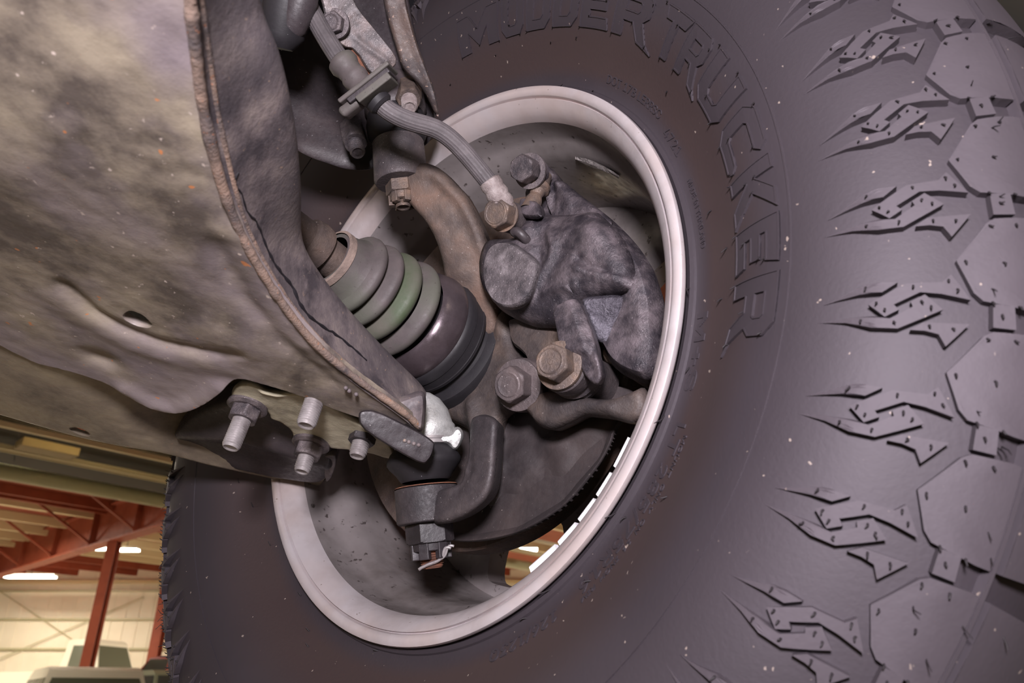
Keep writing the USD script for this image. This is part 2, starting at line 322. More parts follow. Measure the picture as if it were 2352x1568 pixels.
wl.part('cladding', box((0, YW + .06, 2.9), np.array([34., 0, 0]), np.array([0, .05, 0]), np.array([0, 0, 2.9])), WALLM)
for py in (1336, 1357, 1422, 1490):
    z = hit_y(150, py, YW)[2]; wl.part('girt', box((0, YW - .05, z), np.array([34., 0, 0]), np.array([0, .06, 0]), np.array([0, 0, .06 if py == 1336 else .03])), GALV if py != 1336 else CREAM)
for a, b in (((0, 1357), (215, 1500)), ((0, 1512), (330, 1370))):
    p, q = hit_y(*a, YW - .1), hit_y(*b, YW - .1); wl.part('brace_rod', sweep([p, (p + q) / 2, q], .018, 6), GALV)
xr = hit_y(372, 1440, YW)[0]
for x in np.arange(xr - 24, xr + 6, .5):
    wl.part('cladding_rib', box((x, YW + .004, 2.9), np.array([.04, 0, 0]), np.array([0, .010, 0]), np.array([0, 0, 2.9])), WALLM)
def column(top, bot, w, label, z0=0.0):
    p = top.copy(); t = Thing('steel_column', label, 'steel column', (p[0], p[1], 0))
    for s, nm in ((-1, 'flange'), (1, 'flange')): t.part(nm, box((p[0], p[1] + s * w / 2, p[2] / 2), np.array([w / 2, 0, 0]), np.array([0, .01, 0]), np.array([0, 0, p[2] / 2])), REDST)
    t.part('web', box((p[0], p[1], p[2] / 2), np.array([.008, 0, 0]), np.array([0, w / 2, 0]), np.array([0, 0, p[2] / 2])), REDST)
    t.part('base_plate', box((p[0], p[1], .012), np.array([w * .8, 0, 0]), np.array([0, w * .8, 0]), np.array([0, 0, .012])), REDST)
zb = ZS(3.66)
A0 = hit_z(390, 1206, zb); dirb = -e2
D0 = A0 - dirb * 8.0; D1 = A0 + dirb * 16.0
rf = Thing('roof_beam', 'deep red brown steel roof beam crossing above the slim red column', 'roof beam', (A0 + D1) / 2 * [1, 1, 0] + [0, 0, zb])
rf.part('web', beam(D0 + [0, 0, .49], D1 + [0, 0, .49], .03, .95), REDST)
rf.part('bottom_flange', beam(D0 + [0, 0, .02], D1 + [0, 0, .02], .33, .05), REDST)
rf.part('top_flange', beam(D0 + [0, 0, .96], D1 + [0, 0, .96], .33, .04), REDST)
for tt in np.arange(-6.2, 16, 2.6):
    c = A0 + dirb * tt; rf.part('stiffener', box(c + [0, 0, .49], dirb * .02, np.cross(dirb, up) * .15, np.array([0, 0, .45])), REDST)
    c2 = c + n * .0; rf.part('flange_brace', beam(c + [0, 0, .05], c - n * 1.5 + [0, 0, .90], .055, .055), REDST)
ctop = None
# column stands where the beam's lower flange passes the picture point (264,1238)
best = min((A0 + dirb * t for t in np.linspace(-3, 16, 600)), key=lambda p: abs((1176 + F * ((p - EYE) @ right) / ((p - EYE) @ fwd)) - 264))
column(np.array([best[0], best[1], zb]), None, .23, 'slim red brown steel column leaning through the shop, holding the roof beam')
c2 = hit_y(385, 1345, YW - 1.); column(np.array([c2[0], c2[1], ZS(4.1)]), None, .35, 'red brown steel column at the end wall, beside the tire edge')
# open sectional door overhead, its tracks, and the pale pipe beside it
dp = hit_z(200, 1010, ZS(3.55)); dq = hit_z(200, 1085, ZS(3.55)); wv = (dq - dp) @ (-e2)
slab = Thing('overhead_door', 'dark open overhead door panels hanging flat under the roof', 'overhead door', (dp + dq) / 2)
for i in range(3):
    c = dp + (-e2) * ((i + .5) / 3 * (wv * 1.3)) + n * 1.0; slab.part('door_panel', box(c + [0, 0, .05], n * 8.0, e2 * (wv * 1.3 / 6 - .004), np.array([0, 0, .04])), DARK)
for px, py, w, h in ((0, 973, .05, .05), (0, 1024, .045, .05), (0, 1030, .02, .05)):
    a, b = through(px, py, ZS(3.45), -7, 12); slab.part('door_track', beam(a, b, w * KB, h * KB), CREAM, 'pale door track')
for px in (45, 85): 
    p = hit_z(px, 985, ZS(3.47)); q = hit_z(px - 12, 1055, ZS(3.47)); slab.part('track_hanger', beam(p, q, .02, .02), DARK)
p = hit_z(110, 1030, ZS(3.42)); slab.part('door_operator', rbox(p, n * .36, e2 * .16, np.array([0, 0, .06]), .01), plain('operator_box', lin((150, 132, 92)), .6), 'tan opener box')
a, b = through(0, 1082, ZS(3.35), -7, 12); solo('ceiling_pipe', sweep([a, (a + b) / 2, b], KB * .085, 20), GALV, 'thick pale green pipe running under the roof next to the dark door panels', 'pipe', smooth=True)
def lamp(px, py, z, L, label):
    p = hit_z(px, py, z); t = Thing('ceiling_lamp', label, 'ceiling lamp', p)
    t.part('housing', box(p + [0, 0, .06], np.array([L / 2, 0, 0]), np.array([0, .14, 0]), np.array([0, 0, .03])), LAMPB)
    t.part('tube', box(p, np.array([L / 2 * .97, 0, 0]), np.array([0, .12, 0]), np.array([0, 0, .028])), LAMPM, 'lit white tube')
    t.part('hanger', beam(p + [0, 0, .09], [p[0], p[1], ZC], .015, .015, (0, 1.0, 0)), DARK)
lamp(228, 1260, ZS(4.02), 1.2, 'long lit fluorescent lamp left of the slim column'); lamp(290, 1263, ZS(4.02), .72, 'short lit fluorescent lamp just right of the slim column'); lamp(70, 1325, ZS(3.9), 1.75, 'lit fluorescent lamp low on the left, near the end wall')
lamp(1212, 1262, ZS(4.1), .6, 'small lit lamp glimpsed through the wheel opening')
# wide rows of the same shop lamps over the rest of the floor, outside the picture
for x, y in ((-15, 19), (-5, 25), (-17, 26), (7, 18), (-21, 14), (-7.5, 10.5), (2, 26), (-9, 6), (-8, -2), (4, -5)):
    l = UsdLux.RectLight.Define(stage, f'/World/shop_lamp_row_{int(x + 30)}_{int(y + 30)}'); l.CreateWidthAttr(3.2); l.CreateHeightAttr(.4); l.CreateIntensityAttr(420.0 if y == 10.5 else 135.0 if y > 7 else 20.0); l.CreateColorAttr(Gf.Vec3f(1, .89, .72)); l.AddTranslateOp().Set(Gf.Vec3d(x, y, ZC - .5))
# ================================================================ tire
PROF = np.array([(0.006, .219), (.0065, .2275), (.002, .238), (-.0075, .252), (-.019, .267), (-.0285, .285), (-.0345, .306), (-.0355, .325), (-.0315, .346), (-.0215, .367), (-.008, .3855), (.009, .3965), (.033, .404), (.063, .408), (.1, .409)])
ps = np.r_[0, np.cumsum(np.hypot(*np.diff(PROF, axis=0).T))]
ca, cr = CubicSpline(ps, PROF[:, 0]), CubicSpline(ps, PROF[:, 1]); SMAX = ps[-1]
def surf(th, s, h):
    th = np.asarray(th, float); s = np.asarray(s, float); h = np.asarray(h, float)
    a, r, da, dr = ca(s), cr(s), ca(s, 1), cr(s, 1); l = np.hypot(da, dr)
    return W(a - h * dr / l, r + h * da / l, th)
REF = 0.36
def relief(poly, hfun, base=-0.001, edge=0.006, taper=0.0):
    """A raised piece on the tire: polygon in (angle * REF, s) space, laid on the curved sidewall, hfun(s) high."""
    out = []
    for g in getattr(poly, 'geoms', [poly]):
        if g.is_empty or g.area < 1e-7: continue
        g = g.simplify(0.0001)
        t = trimesh.creation.extrude_polygon(g, 1.0, engine='earcut')
        v, f = np.array(t.vertices), np.array(t.faces); v[:, 2] *= 0.001
        v, f = trimesh.remesh.subdivide_to_size(v, f, edge, max_iter=8); t = trimesh.Trimesh(v, f); v = np.array(t.vertices); f = np.array(t.faces)
        top = v[:, 2] > 0.0005
        hh = np.where(top, hfun(v[:, 1]), base)
        hh = np.maximum(hh, base + 1e-5)
        out.append((surf(v[:, 0] / REF, v[:, 1], hh), f))
    return out
rub = dict(spec=0.35)
def rubber(name, base, bloom=None, spec=0.85):
    nodes = {'tc': ('texture_coordinate', {}), 'n1': ('noise_texture', {'scale': 9, 'detail': 5, 'roughness': 0.6}),
        'r1': ('rgb_ramp', {'ramp': [(0, tuple(0.82 * x for x in base)), (0.4, base), (0.62, tuple(1.22 * x for x in base)), (1, tuple(1.3 * x for x in base))]}),
        'n2': ('noise_texture', {'scale': 420, 'detail': 3}), 'n3': ('noise_texture', {'scale': 190, 'detail': 2}),
        'r3': ('rgb_ramp', {'ramp': [(0, (0, 0, 0)), (0.735, (0, 0, 0)), (0.76, (1, 1, 1)), (1, (1, 1, 1))]}), 'mx': ('mix', {'color2': (0.25, 0.2, 0.17)}),
        'bp': ('bump', {'strength': 0.12, 'distance': 0.001}), 'p': ('principled_bsdf', {'roughness': 0.68, 'specular_ior_level': spec, 'specular_tint': (1.0, 0.93, 1.0)})}
    links = [('tc.object', 'n1.vector'), ('tc.object', 'n2.vector'), ('tc.object', 'n3.vector'), ('n1.fac', 'r1.fac'), ('n3.fac', 'r3.fac'), ('r3.color', 'mx.fac'), ('mx.color', 'p.base_color'), ('n2.fac', 'bp.height'), ('bp.normal', 'p.normal')]
    if bloom:
        nodes['at'] = ('attribute', {'attribute': 'bloom'}); nodes['mb'] = ('mix', {'color2': bloom})
        links += [('r1.color', 'mb.color1'), ('at.fac', 'mb.fac'), ('mb.color', 'mx.color1')]
    else: links.append(('r1.color', 'mx.color1'))
    return usdkit.material(stage, '/World/Looks/' + name, nodes, links, surface='p.BSDF')
RUB = rubber('tire_rubber', lin((41, 35, 40)), lin((52, 38, 36)))
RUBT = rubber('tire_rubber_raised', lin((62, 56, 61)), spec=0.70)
RUBD = plain('tire_hair_rubber', lin((38, 33, 36)), 0.6)
TIRE = Thing('tire', 'large black off-road truck tire with raised lettering and spiked shoulder lugs, filling the right half', 'tire', C + 0.1 * n - 0.41 * up)
seg = 420; T = np.arange(seg) * 2 * math.pi / seg
S = np.unique(np.r_[np.linspace(0, SMAX, 70)])
half = np.stack([ca(S), cr(S)], 1); mirror = half[::-1][1:] * [-1, 1] + [0.2, 0]
full = np.vstack([half, mirror])
# inner liner closes the body behind the rim
ringp = np.vstack([full, [(0.185, 0.205), (0.15, 0.204), (0.1, 0.204), (0.05, 0.204), (0.02, 0.209)]])
mm = len(ringp)
V = (C + ringp[:, 0][:, None, None] * n + ringp[:, 1][:, None, None] * (np.cos(T)[:, None] * up + np.sin(T)[:, None] * e2)[None]).reshape(-1, 3)
i, j = np.meshgrid(np.arange(mm), np.arange(seg), indexing='ij'); j2 = (j + 1) % seg; i2 = (i + 1) % mm
q = np.stack([i * seg + j, i * seg + j2, i2 * seg + j2, i2 * seg + j], -1).reshape(-1, 4)
Vb, fb = fixdir(V, np.vstack([q[:, [0, 1, 2]], q[:, [0, 2, 3]]]), C, n)
pth = TIRE.part('sidewall', (Vb, fb), RUB, smooth=True)
bl = np.clip((0.285 - np.repeat(ringp[:, 1], seg)) / 0.03, 0, 1) * np.clip((np.repeat(ringp[:, 1], seg) - 0.23) / 0.008, 0, 1)
UsdGeom.PrimvarsAPI(stage.GetPrimAtPath(pth)).CreatePrimvar('bloom', Sdf.ValueTypeNames.FloatArray, 'vertex').Set(Vt.FloatArray.FromNumpy(bl.astype(np.float32)))
# mould lines: bead ring, ring outside the letters, shoulder seam
def ringline(s0, w, h): return lathe([(ca(s0 - w) + 0.001, cr(s0 - w)), (ca(s0 - w * .4) - h * cr(s0, 1), cr(s0 - w * .4) + h * ca(s0, 1)), (ca(s0 + w * .4) - h * cr(s0, 1), cr(s0 + w * .4) + h * ca(s0, 1)), (ca(s0 + w) + 0.001, cr(s0 + w))], C, n, 360)
TIRE.part('bead_ring', ringline(0.0035, 0.0035, 0.0014), RUB)
TIRE.part('mould_line', ringline(0.0895, 0.0011, 0.0006), RUB)
TIRE.part('mould_line', ringline(0.1925, 0.0022, 0.0046), RUBT, 'raised seam ring round the tire shoulder')
def PG(pts, th0): return sg.Polygon([(math.radians(th0 + a) * REF, s) for a, s in pts]).buffer(0)
BA = [(-0.3, .1085), (-0.95, .1180), (-1.6, .1259), (-1.75, .1306), (-1.75, .1379), (-0.98, .1326), (-0.85, .1240)]
BB = [(-0.05, .1279), (-0.95, .1349), (-1.72, .1415), (-1.95, .1537), (-2.55, .1568), (-0.9, .1643), (-1.12, .1537), (-1.12, .1461), (-0.1, .1372), (0.25, .1392), (0.85, .1345)]
BC = [(1.2, .1065), (1.0, .1187), (0.85, .1306), (0.95, .1365), (-0.05, .1440), (-0.38, .1430), (-0.98, .1478), (-0.05, .1547), (1.62, .1395), (1.72, .1302), (1.35, .1200)]
BD = [(1.62, .1440), (1.0, .1481), (0.70, .1645), (2.4, .1570), (1.66, .1540), (1.55, .1491)]
SQ = [(-0.85, .1722), (-0.9, .1795), (0.62, .1805), (0.68, .1728)]
HX = [(4.0, .1590), (1.3, .1700), (0.95, .1730), (0.75, .1880), (0.8, .1905), (6.95, .1905), (6.95, .1850), (6.7, .1690), (6.2, .1655)]
LG = [(0.9, .1950), (1.2, .2200), (2.2, .2480), (5.2, .2520), (6.6, .2300), (6.9, .1950)]
NUB = [(-1.40, .1263), (-0.20, .1309), (0.25, .1342), (-1.55, .1435), (-2.15, .1560), (-1.55, .1593), (-0.50, .1468), (-0.20, .1504), (1.15, .1259), (1.15, .1379), (1.15, .1504), (1.15, .1587), (-0.20, .1755), (4.0, .1622), (1.45, .1712), (1.3, .1805), (4.0, .1755), (6.7, .1720), (6.8, .1810)]
hb = lambda s: 0.0046 * np.clip((s - .1075) / .022, 0, 1)
hx = lambda s: 0.0030 + 0.0022 * np.clip((s - .160) / .02, 0, 1)
hl = lambda s: 0.0062 + 0 * s
PITCHN = 47; nubs = []
def nub(th, s, h, L, r, tilt=0.0):
    """A vent hair left by the mould: a thin spike standing on the rubber."""
    p = surf(th, s, h); q = surf(th + tilt, s, h + L * 0.5) + RNG.normal(0, L * 0.08, 3); w = surf(th + tilt * 2.2, s, h + L) + RNG.normal(0, L * 0.15, 3)
    return sweep([p, q, w], [r, r * 0.85, r * 0.5], 5)
for b in range(PITCHN):
    th0 = 107.0 + (b - 14) * 360 / PITCHN
    vis = (th0 % 360)
    near = vis < 185 or vis > 200
    if near:
        for pg in (BA, BB, BC, BD): TIRE.part('shoulder_spike', relief(PG(pg, th0), hb, edge=0.009), RUBT, smooth=25)
    TIRE.part('shoulder_stud', relief(PG(SQ, th0), hx, edge=0.012), RUBT, smooth=25)
    TIRE.part('shoulder_lug', relief(PG(HX, th0).buffer(-0.0006).buffer(0.0006), hx, edge=0.012), RUBT, smooth=25)
    TIRE.part('tread_lug', relief(PG(LG, th0), hl, edge=0.02), RUBT, smooth=25)
    for da, s in NUB:
        isb = s < .166 and da < 2.5
        nubs.append(nub(math.radians(th0 + da), s, (hb if isb else hx)(np.array(s)) - 0.0002, 0.0022, 0.00062, 0.002))
    for _ in range(5):
        nubs.append(nub(math.radians(th0 + RNG.uniform(-3, 3)), RNG.uniform(.17, .23), 0.002, 0.007, 0.0004, 0.004))
# lettering: every raised letter is a part of its own
GL = {'M': [[(0, 0), (0, 1), (.28, 1), (.5, .55), (.72, 1), (1, 1), (1, 0), (.74, 0), (.74, .52), (.5, .1), (.26, .52), (.26, 0)]],
 'U': [[(0, 1), (.3, 1), (.3, .34), (.38, .26), (.62, .26), (.7, .34), (.7, 1), (1, 1), (1, .2), (.82, 0), (.18, 0), (0, .2)]],
 'D': [[(0, 0), (0, 1), (.78, 1), (1, .8), (1, .2), (.78, 0)], [(.3, .26), (.3, .74), (.62, .74), (.7, .66), (.7, .34), (.62, .26)]],
 'E': [[(0, 0), (0, 1), (1, 1), (.92, .74), (.32, .74), (.32, .62), (.86, .62), (.86, .4), (.32, .4), (.32, .26), (.92, .26), (1, 0)]],
 'R': [[(0, 0), (0, 1), (.8, 1), (1, .82), (1, .52), (.86, .4), (1.08, 0), (1.3, -.14), (.8, -.02), (.58, .34), (.3, .34), (.3, 0)], [(.3, .56), (.3, .76), (.66, .76), (.7, .72), (.7, .6), (.66, .56)]],
 'T': [[(.36, 0), (.36, .74), (.08, .74), (-.1, 1), (1.1, 1), (.95, .74), (.64, .74), (.64, 0)]],
 'C': [[(.2, 0), (0, .2), (0, .8), (.2, 1), (.9, 1), (1, .86), (.9, .74), (.36, .74), (.3, .68), (.3, .32), (.36, .26), (.9, .26), (1, .14), (.9, 0)]],
 'K': [[(0, 0), (0, 1), (.3, 1), (.3, .64), (.66, 1), (1.02, 1), (.56, .54), (1.04, 0), (.66, 0), (.3, .42), (.3, 0)]]}
word = [('M', 8.6, 18.6), ('U', 19.6, 25.0), ('D', 25.8, 31.6), ('D', 32.4, 38.4), ('E', 39.3, 46.3), ('R', 47.4, 55.6), ('T', 58.6, 64.0), ('R', 64.6, 70.0), ('U', 71.2, 79.0), ('C', 80.6, 87.4), ('K', 88.4, 94.8), ('E', 95.6, 101.0), ('R', 102.0, 108.6)]
for ch, t0, t1 in word:
    rise = lambda x: .0495 + x * (.0310 + 0.004 * max(0, (t0 - 60) / 45))
    P = [[(math.radians(t0 + (t1 - t0) * x + 0.5 * y) * REF, rise(y)) for x, y in L] for L in GL[ch]]
    g = sg.Polygon(P[0]).buffer(0)
    for hole in P[1:]: g = g.difference(sg.Polygon(hole))
    lp = TIRE.part('letter', relief(g, lambda s: 0.0009 + 0 * s, edge=0.008), RUB, smooth=20)
    rimp = g.difference(g.buffer(-0.0009))
    TIRE.part('letter_edge', relief(rimp, lambda s: 0.0015 + 0 * s, edge=0.006), RUB, smooth=20, parent=lp)
    for x, y in GL[ch][0][::3]: nubs.append(nub(math.radians(t0 + (t1 - t0) * x), rise(y), 0.001, 0.0026, 0.0005, 0.004))
def words(text, th0, th1, s0, hgt, h=0.0007, name='lettering', bold=False):
    t = meshkit.text_mesh(text, hgt, 1.0, bold); v = np.array(t.vertices); f = np.array(t.faces)
    v[:, 2] = np.where(v[:, 2] > 0.5, 0.002, 0); v, f = trimesh.remesh.subdivide_to_size(v, f, 0.004, max_iter=6)
    x = v[:, 0] / v[:, 0].max(); th = np.radians(th0 + (th1 - th0) * x); hh = np.where(v[:, 2] > 0.001, h, -0.0006)
    TIRE.part(name, (surf(th, s0 + v[:, 1], hh), f), RUB, smooth=20)
words('M+S', 102.4, 114.4, .0085, .0085, bold=True)
words('LT 285/75R16', 118.6, 146.0, .0125, .0092, bold=True)
words('MOUNT  ONLY  ON  16  INCH  RIM', 120.2, 146.0, .0245, .0036)
words('126/123Q', 150.6, 164.5, .0145, .0080, bold=True)
words('DOT 17B LERRSC', 47.6, 65.0, .0148, .0058)
words('4721', 67.6, 74.0, .0105, .0062)
words('MADE IN THAILAND', 79.5, 92.5, .0105, .0036)
for th in np.arange(-170, 180, 8.0):
    if RNG.random() < 0.75: nubs.append(nub(math.radians(th + RNG.uniform(-3, 3)), RNG.uniform(.005, .045), 0.0002, 0.003, 0.0005, 0.006))
for th in (98.5, 118.5, 134.5, 150.5, 20.0, 36.0): nubs.append(nub(math.radians(th), .002, 0.001, 0.006, 0.00045, 0.012))
for th in np.arange(-140, -20, 1.1):   # long hairs along the far shoulder
    for _ in range(3): nubs.append(nub(math.radians(th + RNG.uniform(-.5, .5)), RNG.uniform(.17, .25), 0.003, RNG.uniform(.004, .008), 0.0004, RNG.normal(0, .004)))
TIRE.part('vent_hair', nubs, RUBD, 'fine black rubber moulding hairs', smooth=True, kind='stuff')

# ================================================================ wheel
RIMP = grime('rim_paint', lin((196, 188, 190)), lin((178, 168, 168)), lin((206, 198, 200)), 14, speck=lin((130, 115, 105)), speck_amt=0.70, rough=(0.38, 0.55), bump=0.05, bscale=160, metallic=0.25, tint=lin((196, 172, 160)), tscale=9, tamt=0.4)
RIMB = grime('rim_barrel_paint', lin((142, 134, 133)), lin((110, 102, 99)), lin((158, 150, 150)), 11, speck=lin((84, 76, 74)), speck_amt=0.63, rough=(0.35, 0.6), bump=0.06, bscale=90, metallic=0.25)
WHEEL = Thing('wheel', 'silver painted truck wheel seen from its inner side, holding the off-road tire', 'wheel', C + 0.1 * n - 0.22 * up)
lip = [(0.006, .2165), (0.004, .2195), (0.001, .2207), (-0.0015, .2200), (-0.0022, .2180), (-0.0018, .2150), (-0.0004, .2128), (0.0008, .2124), (0.0034, .2119), (0.0036, .2112), (0.0012, .2106), (0.0020, .2094), (0.0045, .2062), (0.008, .2032), (0.0125, .2006), (0.018, .1992)]
WHEEL.part('rim_lip', lathe(lip, C, n, 300), RIMP, 'bright silver inner rim lip with a turned groove', smooth=50)
barrel = [(0.018, .1992), (0.028, .1988), (0.038, .1980), (0.044, .1955), (0.052, .1905), (0.062, .1875), (0.09, .186), (0.13, .185), (0.155, .184), (0.168, .190), (0.185, .197), (0.20, .200), (0.203, .212), (0.203, .2195)]
bt = barrel + [(p[0], p[1] + 0.004) for p in barrel[::-1]]
WHEEL.part('rim_barrel', lathe(bt, C, n, 240, closed=True), RIMB, smooth=40)
disc = sg.Point(0, 0).buffer(0.1845, 64).difference(sg.Point(0, 0).buffer(0.04, 32))
for w in range(6):
    t = math.radians(-168 + 60 * w); pts = []
    for rr, hw in ((.105, .030), (.135, .042), (.168, .044), (.172, .030)): pts.append((rr, hw))
    loop = [(r * math.cos(0) , -h) for r, h in pts] + [(r, h) for r, h in pts[::-1]]
    wpoly = sg.Polygon(chaikin(np.array(loop), 2)); wpoly = affinity.rotate(wpoly, math.degrees(math.pi / 2 - t), origin=(0, 0)); disc = disc.difference(wpoly)
dm = trimesh.creation.extrude_polygon(disc, 0.022, engine='earcut'); dv = np.array(dm.vertices)
WHEEL.part('spoke_disc', (WL(0, 0, 0) + (0.145 + dv[:, 2:3]) * n + dv[:, 0:1] * e2 + dv[:, 1:2] * up, np.array(dm.faces)), RIMB, smooth=30)
WT = plain('wheel_weight_paint', lin((238, 236, 240)), 0.35)
for w in range(5):
    P0, P1 = [((1424, 990), (1392, 1052)), ((1389, 1062), (1361, 1113)), ((1357, 1117), (1324, 1163)), ((1320, 1168), (1284, 1212)), ((1279, 1214), (1226, 1268))][w]
    fr = Frame(C + 0.030 * n, n)
    th = [math.atan2(*((fr.hit(np.array(p, float)) - C) @ np.stack([e2, up], 1))) for p in (P0, P1)]
    sh = .0035 * (1 if th[1] > th[0] else -1); th = [th[0] + sh, th[1] - sh]
    arc = []
    for t in np.linspace(th[0], th[1], 8): arc.append((t, 0))
    a0, a1, ri, ro = 0.018, 0.036, .1930, .1985
    Vw = []
    for t in np.linspace(th[0] - .0, th[1] + .0, 10):
        for a, r in ((a0, ro), (a0, ri + .001), (a0 + .001, ri), (a1 - .001, ri), (a1, ri + .001), (a1, ro)): Vw.append(W(a, r, t))
    h = trimesh.convex.convex_hull(np.array(Vw)); WHEEL.part('wheel_weight', (np.array(h.vertices), np.array(h.faces)), WT, 'white adhesive balance weight', smooth=40)

# torn adhesive left on the barrel where old weights sat
def on_barrel(px, py, r):
    d = unit(ray(np.array(float(px)), np.array(float(py)))); o = EYE - C; do, dd = o - n * (o @ n), d - n * (d @ n)
    ts = np.linspace(.2, 1.2, 4000); P_ = o + ts[:, None] * d; a_ = P_ @ n; r_ = np.linalg.norm(P_ - a_[:, None] * n, axis=1)
    rb = np.interp(a_, [p[0] for p in barrel], [p[1] for p in barrel]) - .0006; ok = np.nonzero((r_[1:] >= rb[1:]) & (r_[:-1] < rb[:-1]) & (a_[1:] > .018))[0]
    return EYE + d * ts[ok[0]] if len(ok) else EYE + d * ts[np.argmin(r_ - rb)]
top_ = [(1322, 358), (1345, 362), (1368, 370), (1392, 382), (1412, 394), (1424, 402)]; bot_ = [(1326, 366), (1342, 378), (1362, 386), (1386, 392), (1408, 400), (1422, 408)]
rowsP = []
for j_ in range(6):
    for m_ in range(4):
        f_ = m_ / 3; q_ = (np.array(top_[j_]) * (1 - f_) + np.array(bot_[j_]) * f_); p_ = on_barrel(q_[0], q_[1], .1865); rad = unit((p_ - C) - n * ((p_ - C) @ n)); rowsP.append(p_ - rad * (.0006 + .0016 * RNG.random() * (m_ in (1, 2))))
G_ = np.array(rowsP); f_ = [(j_ * 4 + m_, j_ * 4 + m_ + 1, j_ * 4 + m_ + 5, j_ * 4 + m_ + 4) for j_ in range(5) for m_ in range(3)]
Vq = np.vstack([G_, G_ + .0001]); WHEEL.part('adhesive_residue', (G_, np.array(f_)), grime('adhesive_grey', lin((150, 142, 140)), lin((70, 64, 62)), lin((200, 194, 190)), 180, rough=(.5, .8), bump=.8, bscale=600), 'torn strip of old weight adhesive', smooth=False)

LINER = Thing('wheel_arch_liner', 'black plastic wheel arch liner curving over the top of the tire', 'wheel arch liner', W(.12, .50, 0.0))
tl_ = np.radians(np.linspace(-75, 70, 40))
lrows = np.stack([W(np.full(40, a), np.full(40, r), tl_) for a, r in ((-.06, .497), (.05, .503), (.16, .503), (.27, .497), (.30, .48))], 1)
LINER.part('liner_shell', sheet(lrows, 80, 20, .003), plain('liner_plastic', lin((34, 33, 38)), .6), smooth=40)
LINER.part('liner_lip', sweep(W(np.full(40, -.06), np.full(40, .497), tl_), .006, 12), plain('liner_lip_plastic', lin((40, 38, 42)), .6), smooth=True)
# ================================================================ suspension and brake, in front of and inside the wheel
g = lin
CAST = grime('cast_iron_dirty', g((80, 72, 73)), g((52, 48, 52)), g((104, 92, 91)), 26, speck=g((158, 148, 148)), speck_amt=0.67, rough=(0.4, 0.72), bump=0.3, bscale=420, metallic=0.15)
CALP = grime('caliper_iron', g((92, 84, 88)), g((58, 53, 59)), g((116, 106, 111)), 75, speck=g((182, 174, 178)), speck_amt=0.675, rough=(0.26, 0.6), bump=0.45, bscale=640, metallic=0.25, contrast=1.2, tint=g((40, 37, 44)), tscale=52, tamt=.8)
BROWN = grime('knuckle_iron_brown', g((95, 81, 74)), g((60, 53, 53)), g((120, 96, 83)), 22, speck=g((160, 148, 142)), speck_amt=0.68, rough=(0.5, 0.8), bump=0.35, bscale=380, metallic=0.1)
BLKP = grime('black_paint_dirty', g((56, 50, 53)), g((37, 33, 36)), g((78, 69, 70)), 16, speck=g((140, 134, 136)), speck_amt=0.69, rough=(0.34, 0.64), bump=0.12, bscale=300)
ARMO = grime('arm_olive_steel', g((136, 125, 112)), g((94, 85, 79)), g((162, 150, 132)), 22, speck=g((205, 190, 180)), speck_amt=0.68, rough=(0.42, 0.7), bump=0.14, bscale=130, metallic=0.1, contrast=1.5, tint=g((150, 138, 144)), tscale=9, tamt=.75, chips=g((206, 132, 80)))
ARMG = grime('arm_grey_steel', g((108, 98, 99)), g((64, 58, 62)), g((138, 126, 122)), 34, speck=g((150, 128, 110)), speck_amt=0.67, rough=(0.45, 0.72), bump=0.2, bscale=300, contrast=1.4, tint=g((74, 68, 72)), tscale=15, tamt=.7)
RUST = grime('rust_steel', g((124, 80, 60)), g((86, 58, 48)), g((152, 106, 82)), 60, rough=(0.7, 0.9), bump=0.4, bscale=500)
RUSTB = grime('rust_beige_edge', g((128, 110, 100)), g((88, 80, 80)), g((158, 132, 116)), 55, speck=g((170, 112, 80)), speck_amt=.64, rough=(0.6, 0.85), bump=0.5, bscale=420)
BOOTR = grime('boot_rubber', g((36, 34, 37)), g((29, 27, 30)), g((45, 42, 45)), 14, speck=g((140, 136, 140)), speck_amt=0.73, rough=(0.5, 0.62), bump=0.06, bscale=420, spec=0.35)
BOOTG = grime('boot_rubber_dusty', g((88, 80, 80)), g((70, 64, 64)), g((106, 98, 98)), 18, speck=g((64, 58, 56)), speck_amt=0.66, rough=(0.5, 0.7), bump=0.08, bscale=300, spec=0.35, tint=g((82, 84, 74)), tscale=14, tamt=.8)
BOOTO = grime('boot_rubber_olive', g((84, 84, 74)), g((66, 78, 56)), g((100, 94, 88)), 16, rough=(0.48, 0.66), bump=0.06, bscale=300, spec=0.35)
CAN = grime('joint_can_steel', g((84, 74, 78)), g((66, 56, 58)), g((100, 90, 94)), 16, rough=(0.22, 0.38), bump=0.05, bscale=200, metallic=0.55)
ZINC = grime('zinc_plated', g((166, 160, 160)), g((132, 124, 124)), g((190, 184, 184)), 60, speck=g((120, 96, 84)), speck_amt=.7, rough=(0.3, 0.5), bump=0.06, bscale=400, metallic=0.4)
BRKT = grime('bracket_olive_cast', g((178, 170, 146)), g((146, 138, 120)), g((196, 188, 164)), 36, speck=g((140, 124, 112)), speck_amt=0.68, rough=(0.4, 0.65), bump=0.2, bscale=500, metallic=0.1)
GREYB = grime('galvanised_bracket', g((112, 106, 107)), g((74, 69, 70)), g((138, 131, 132)), 60, speck=g((196, 188, 186)), speck_amt=0.66, rough=(0.4, 0.65), bump=0.3, bscale=520, metallic=0.25, tint=g((126, 92, 74)), tscale=34, tamt=.35)
HOSE = grime('hose_rubber', g((88, 82, 84)), g((70, 65, 67)), g((106, 99, 101)), 40, speck=g((150, 144, 146)), speck_amt=0.72, rough=(0.55, 0.75), bump=0.15, bscale=500)
SILV = grime('bright_cast_silver', g((196, 196, 194)), g((160, 158, 156)), g((222, 222, 220)), 60, rough=(0.32, 0.5), bump=0.25, bscale=500, metallic=0.5)
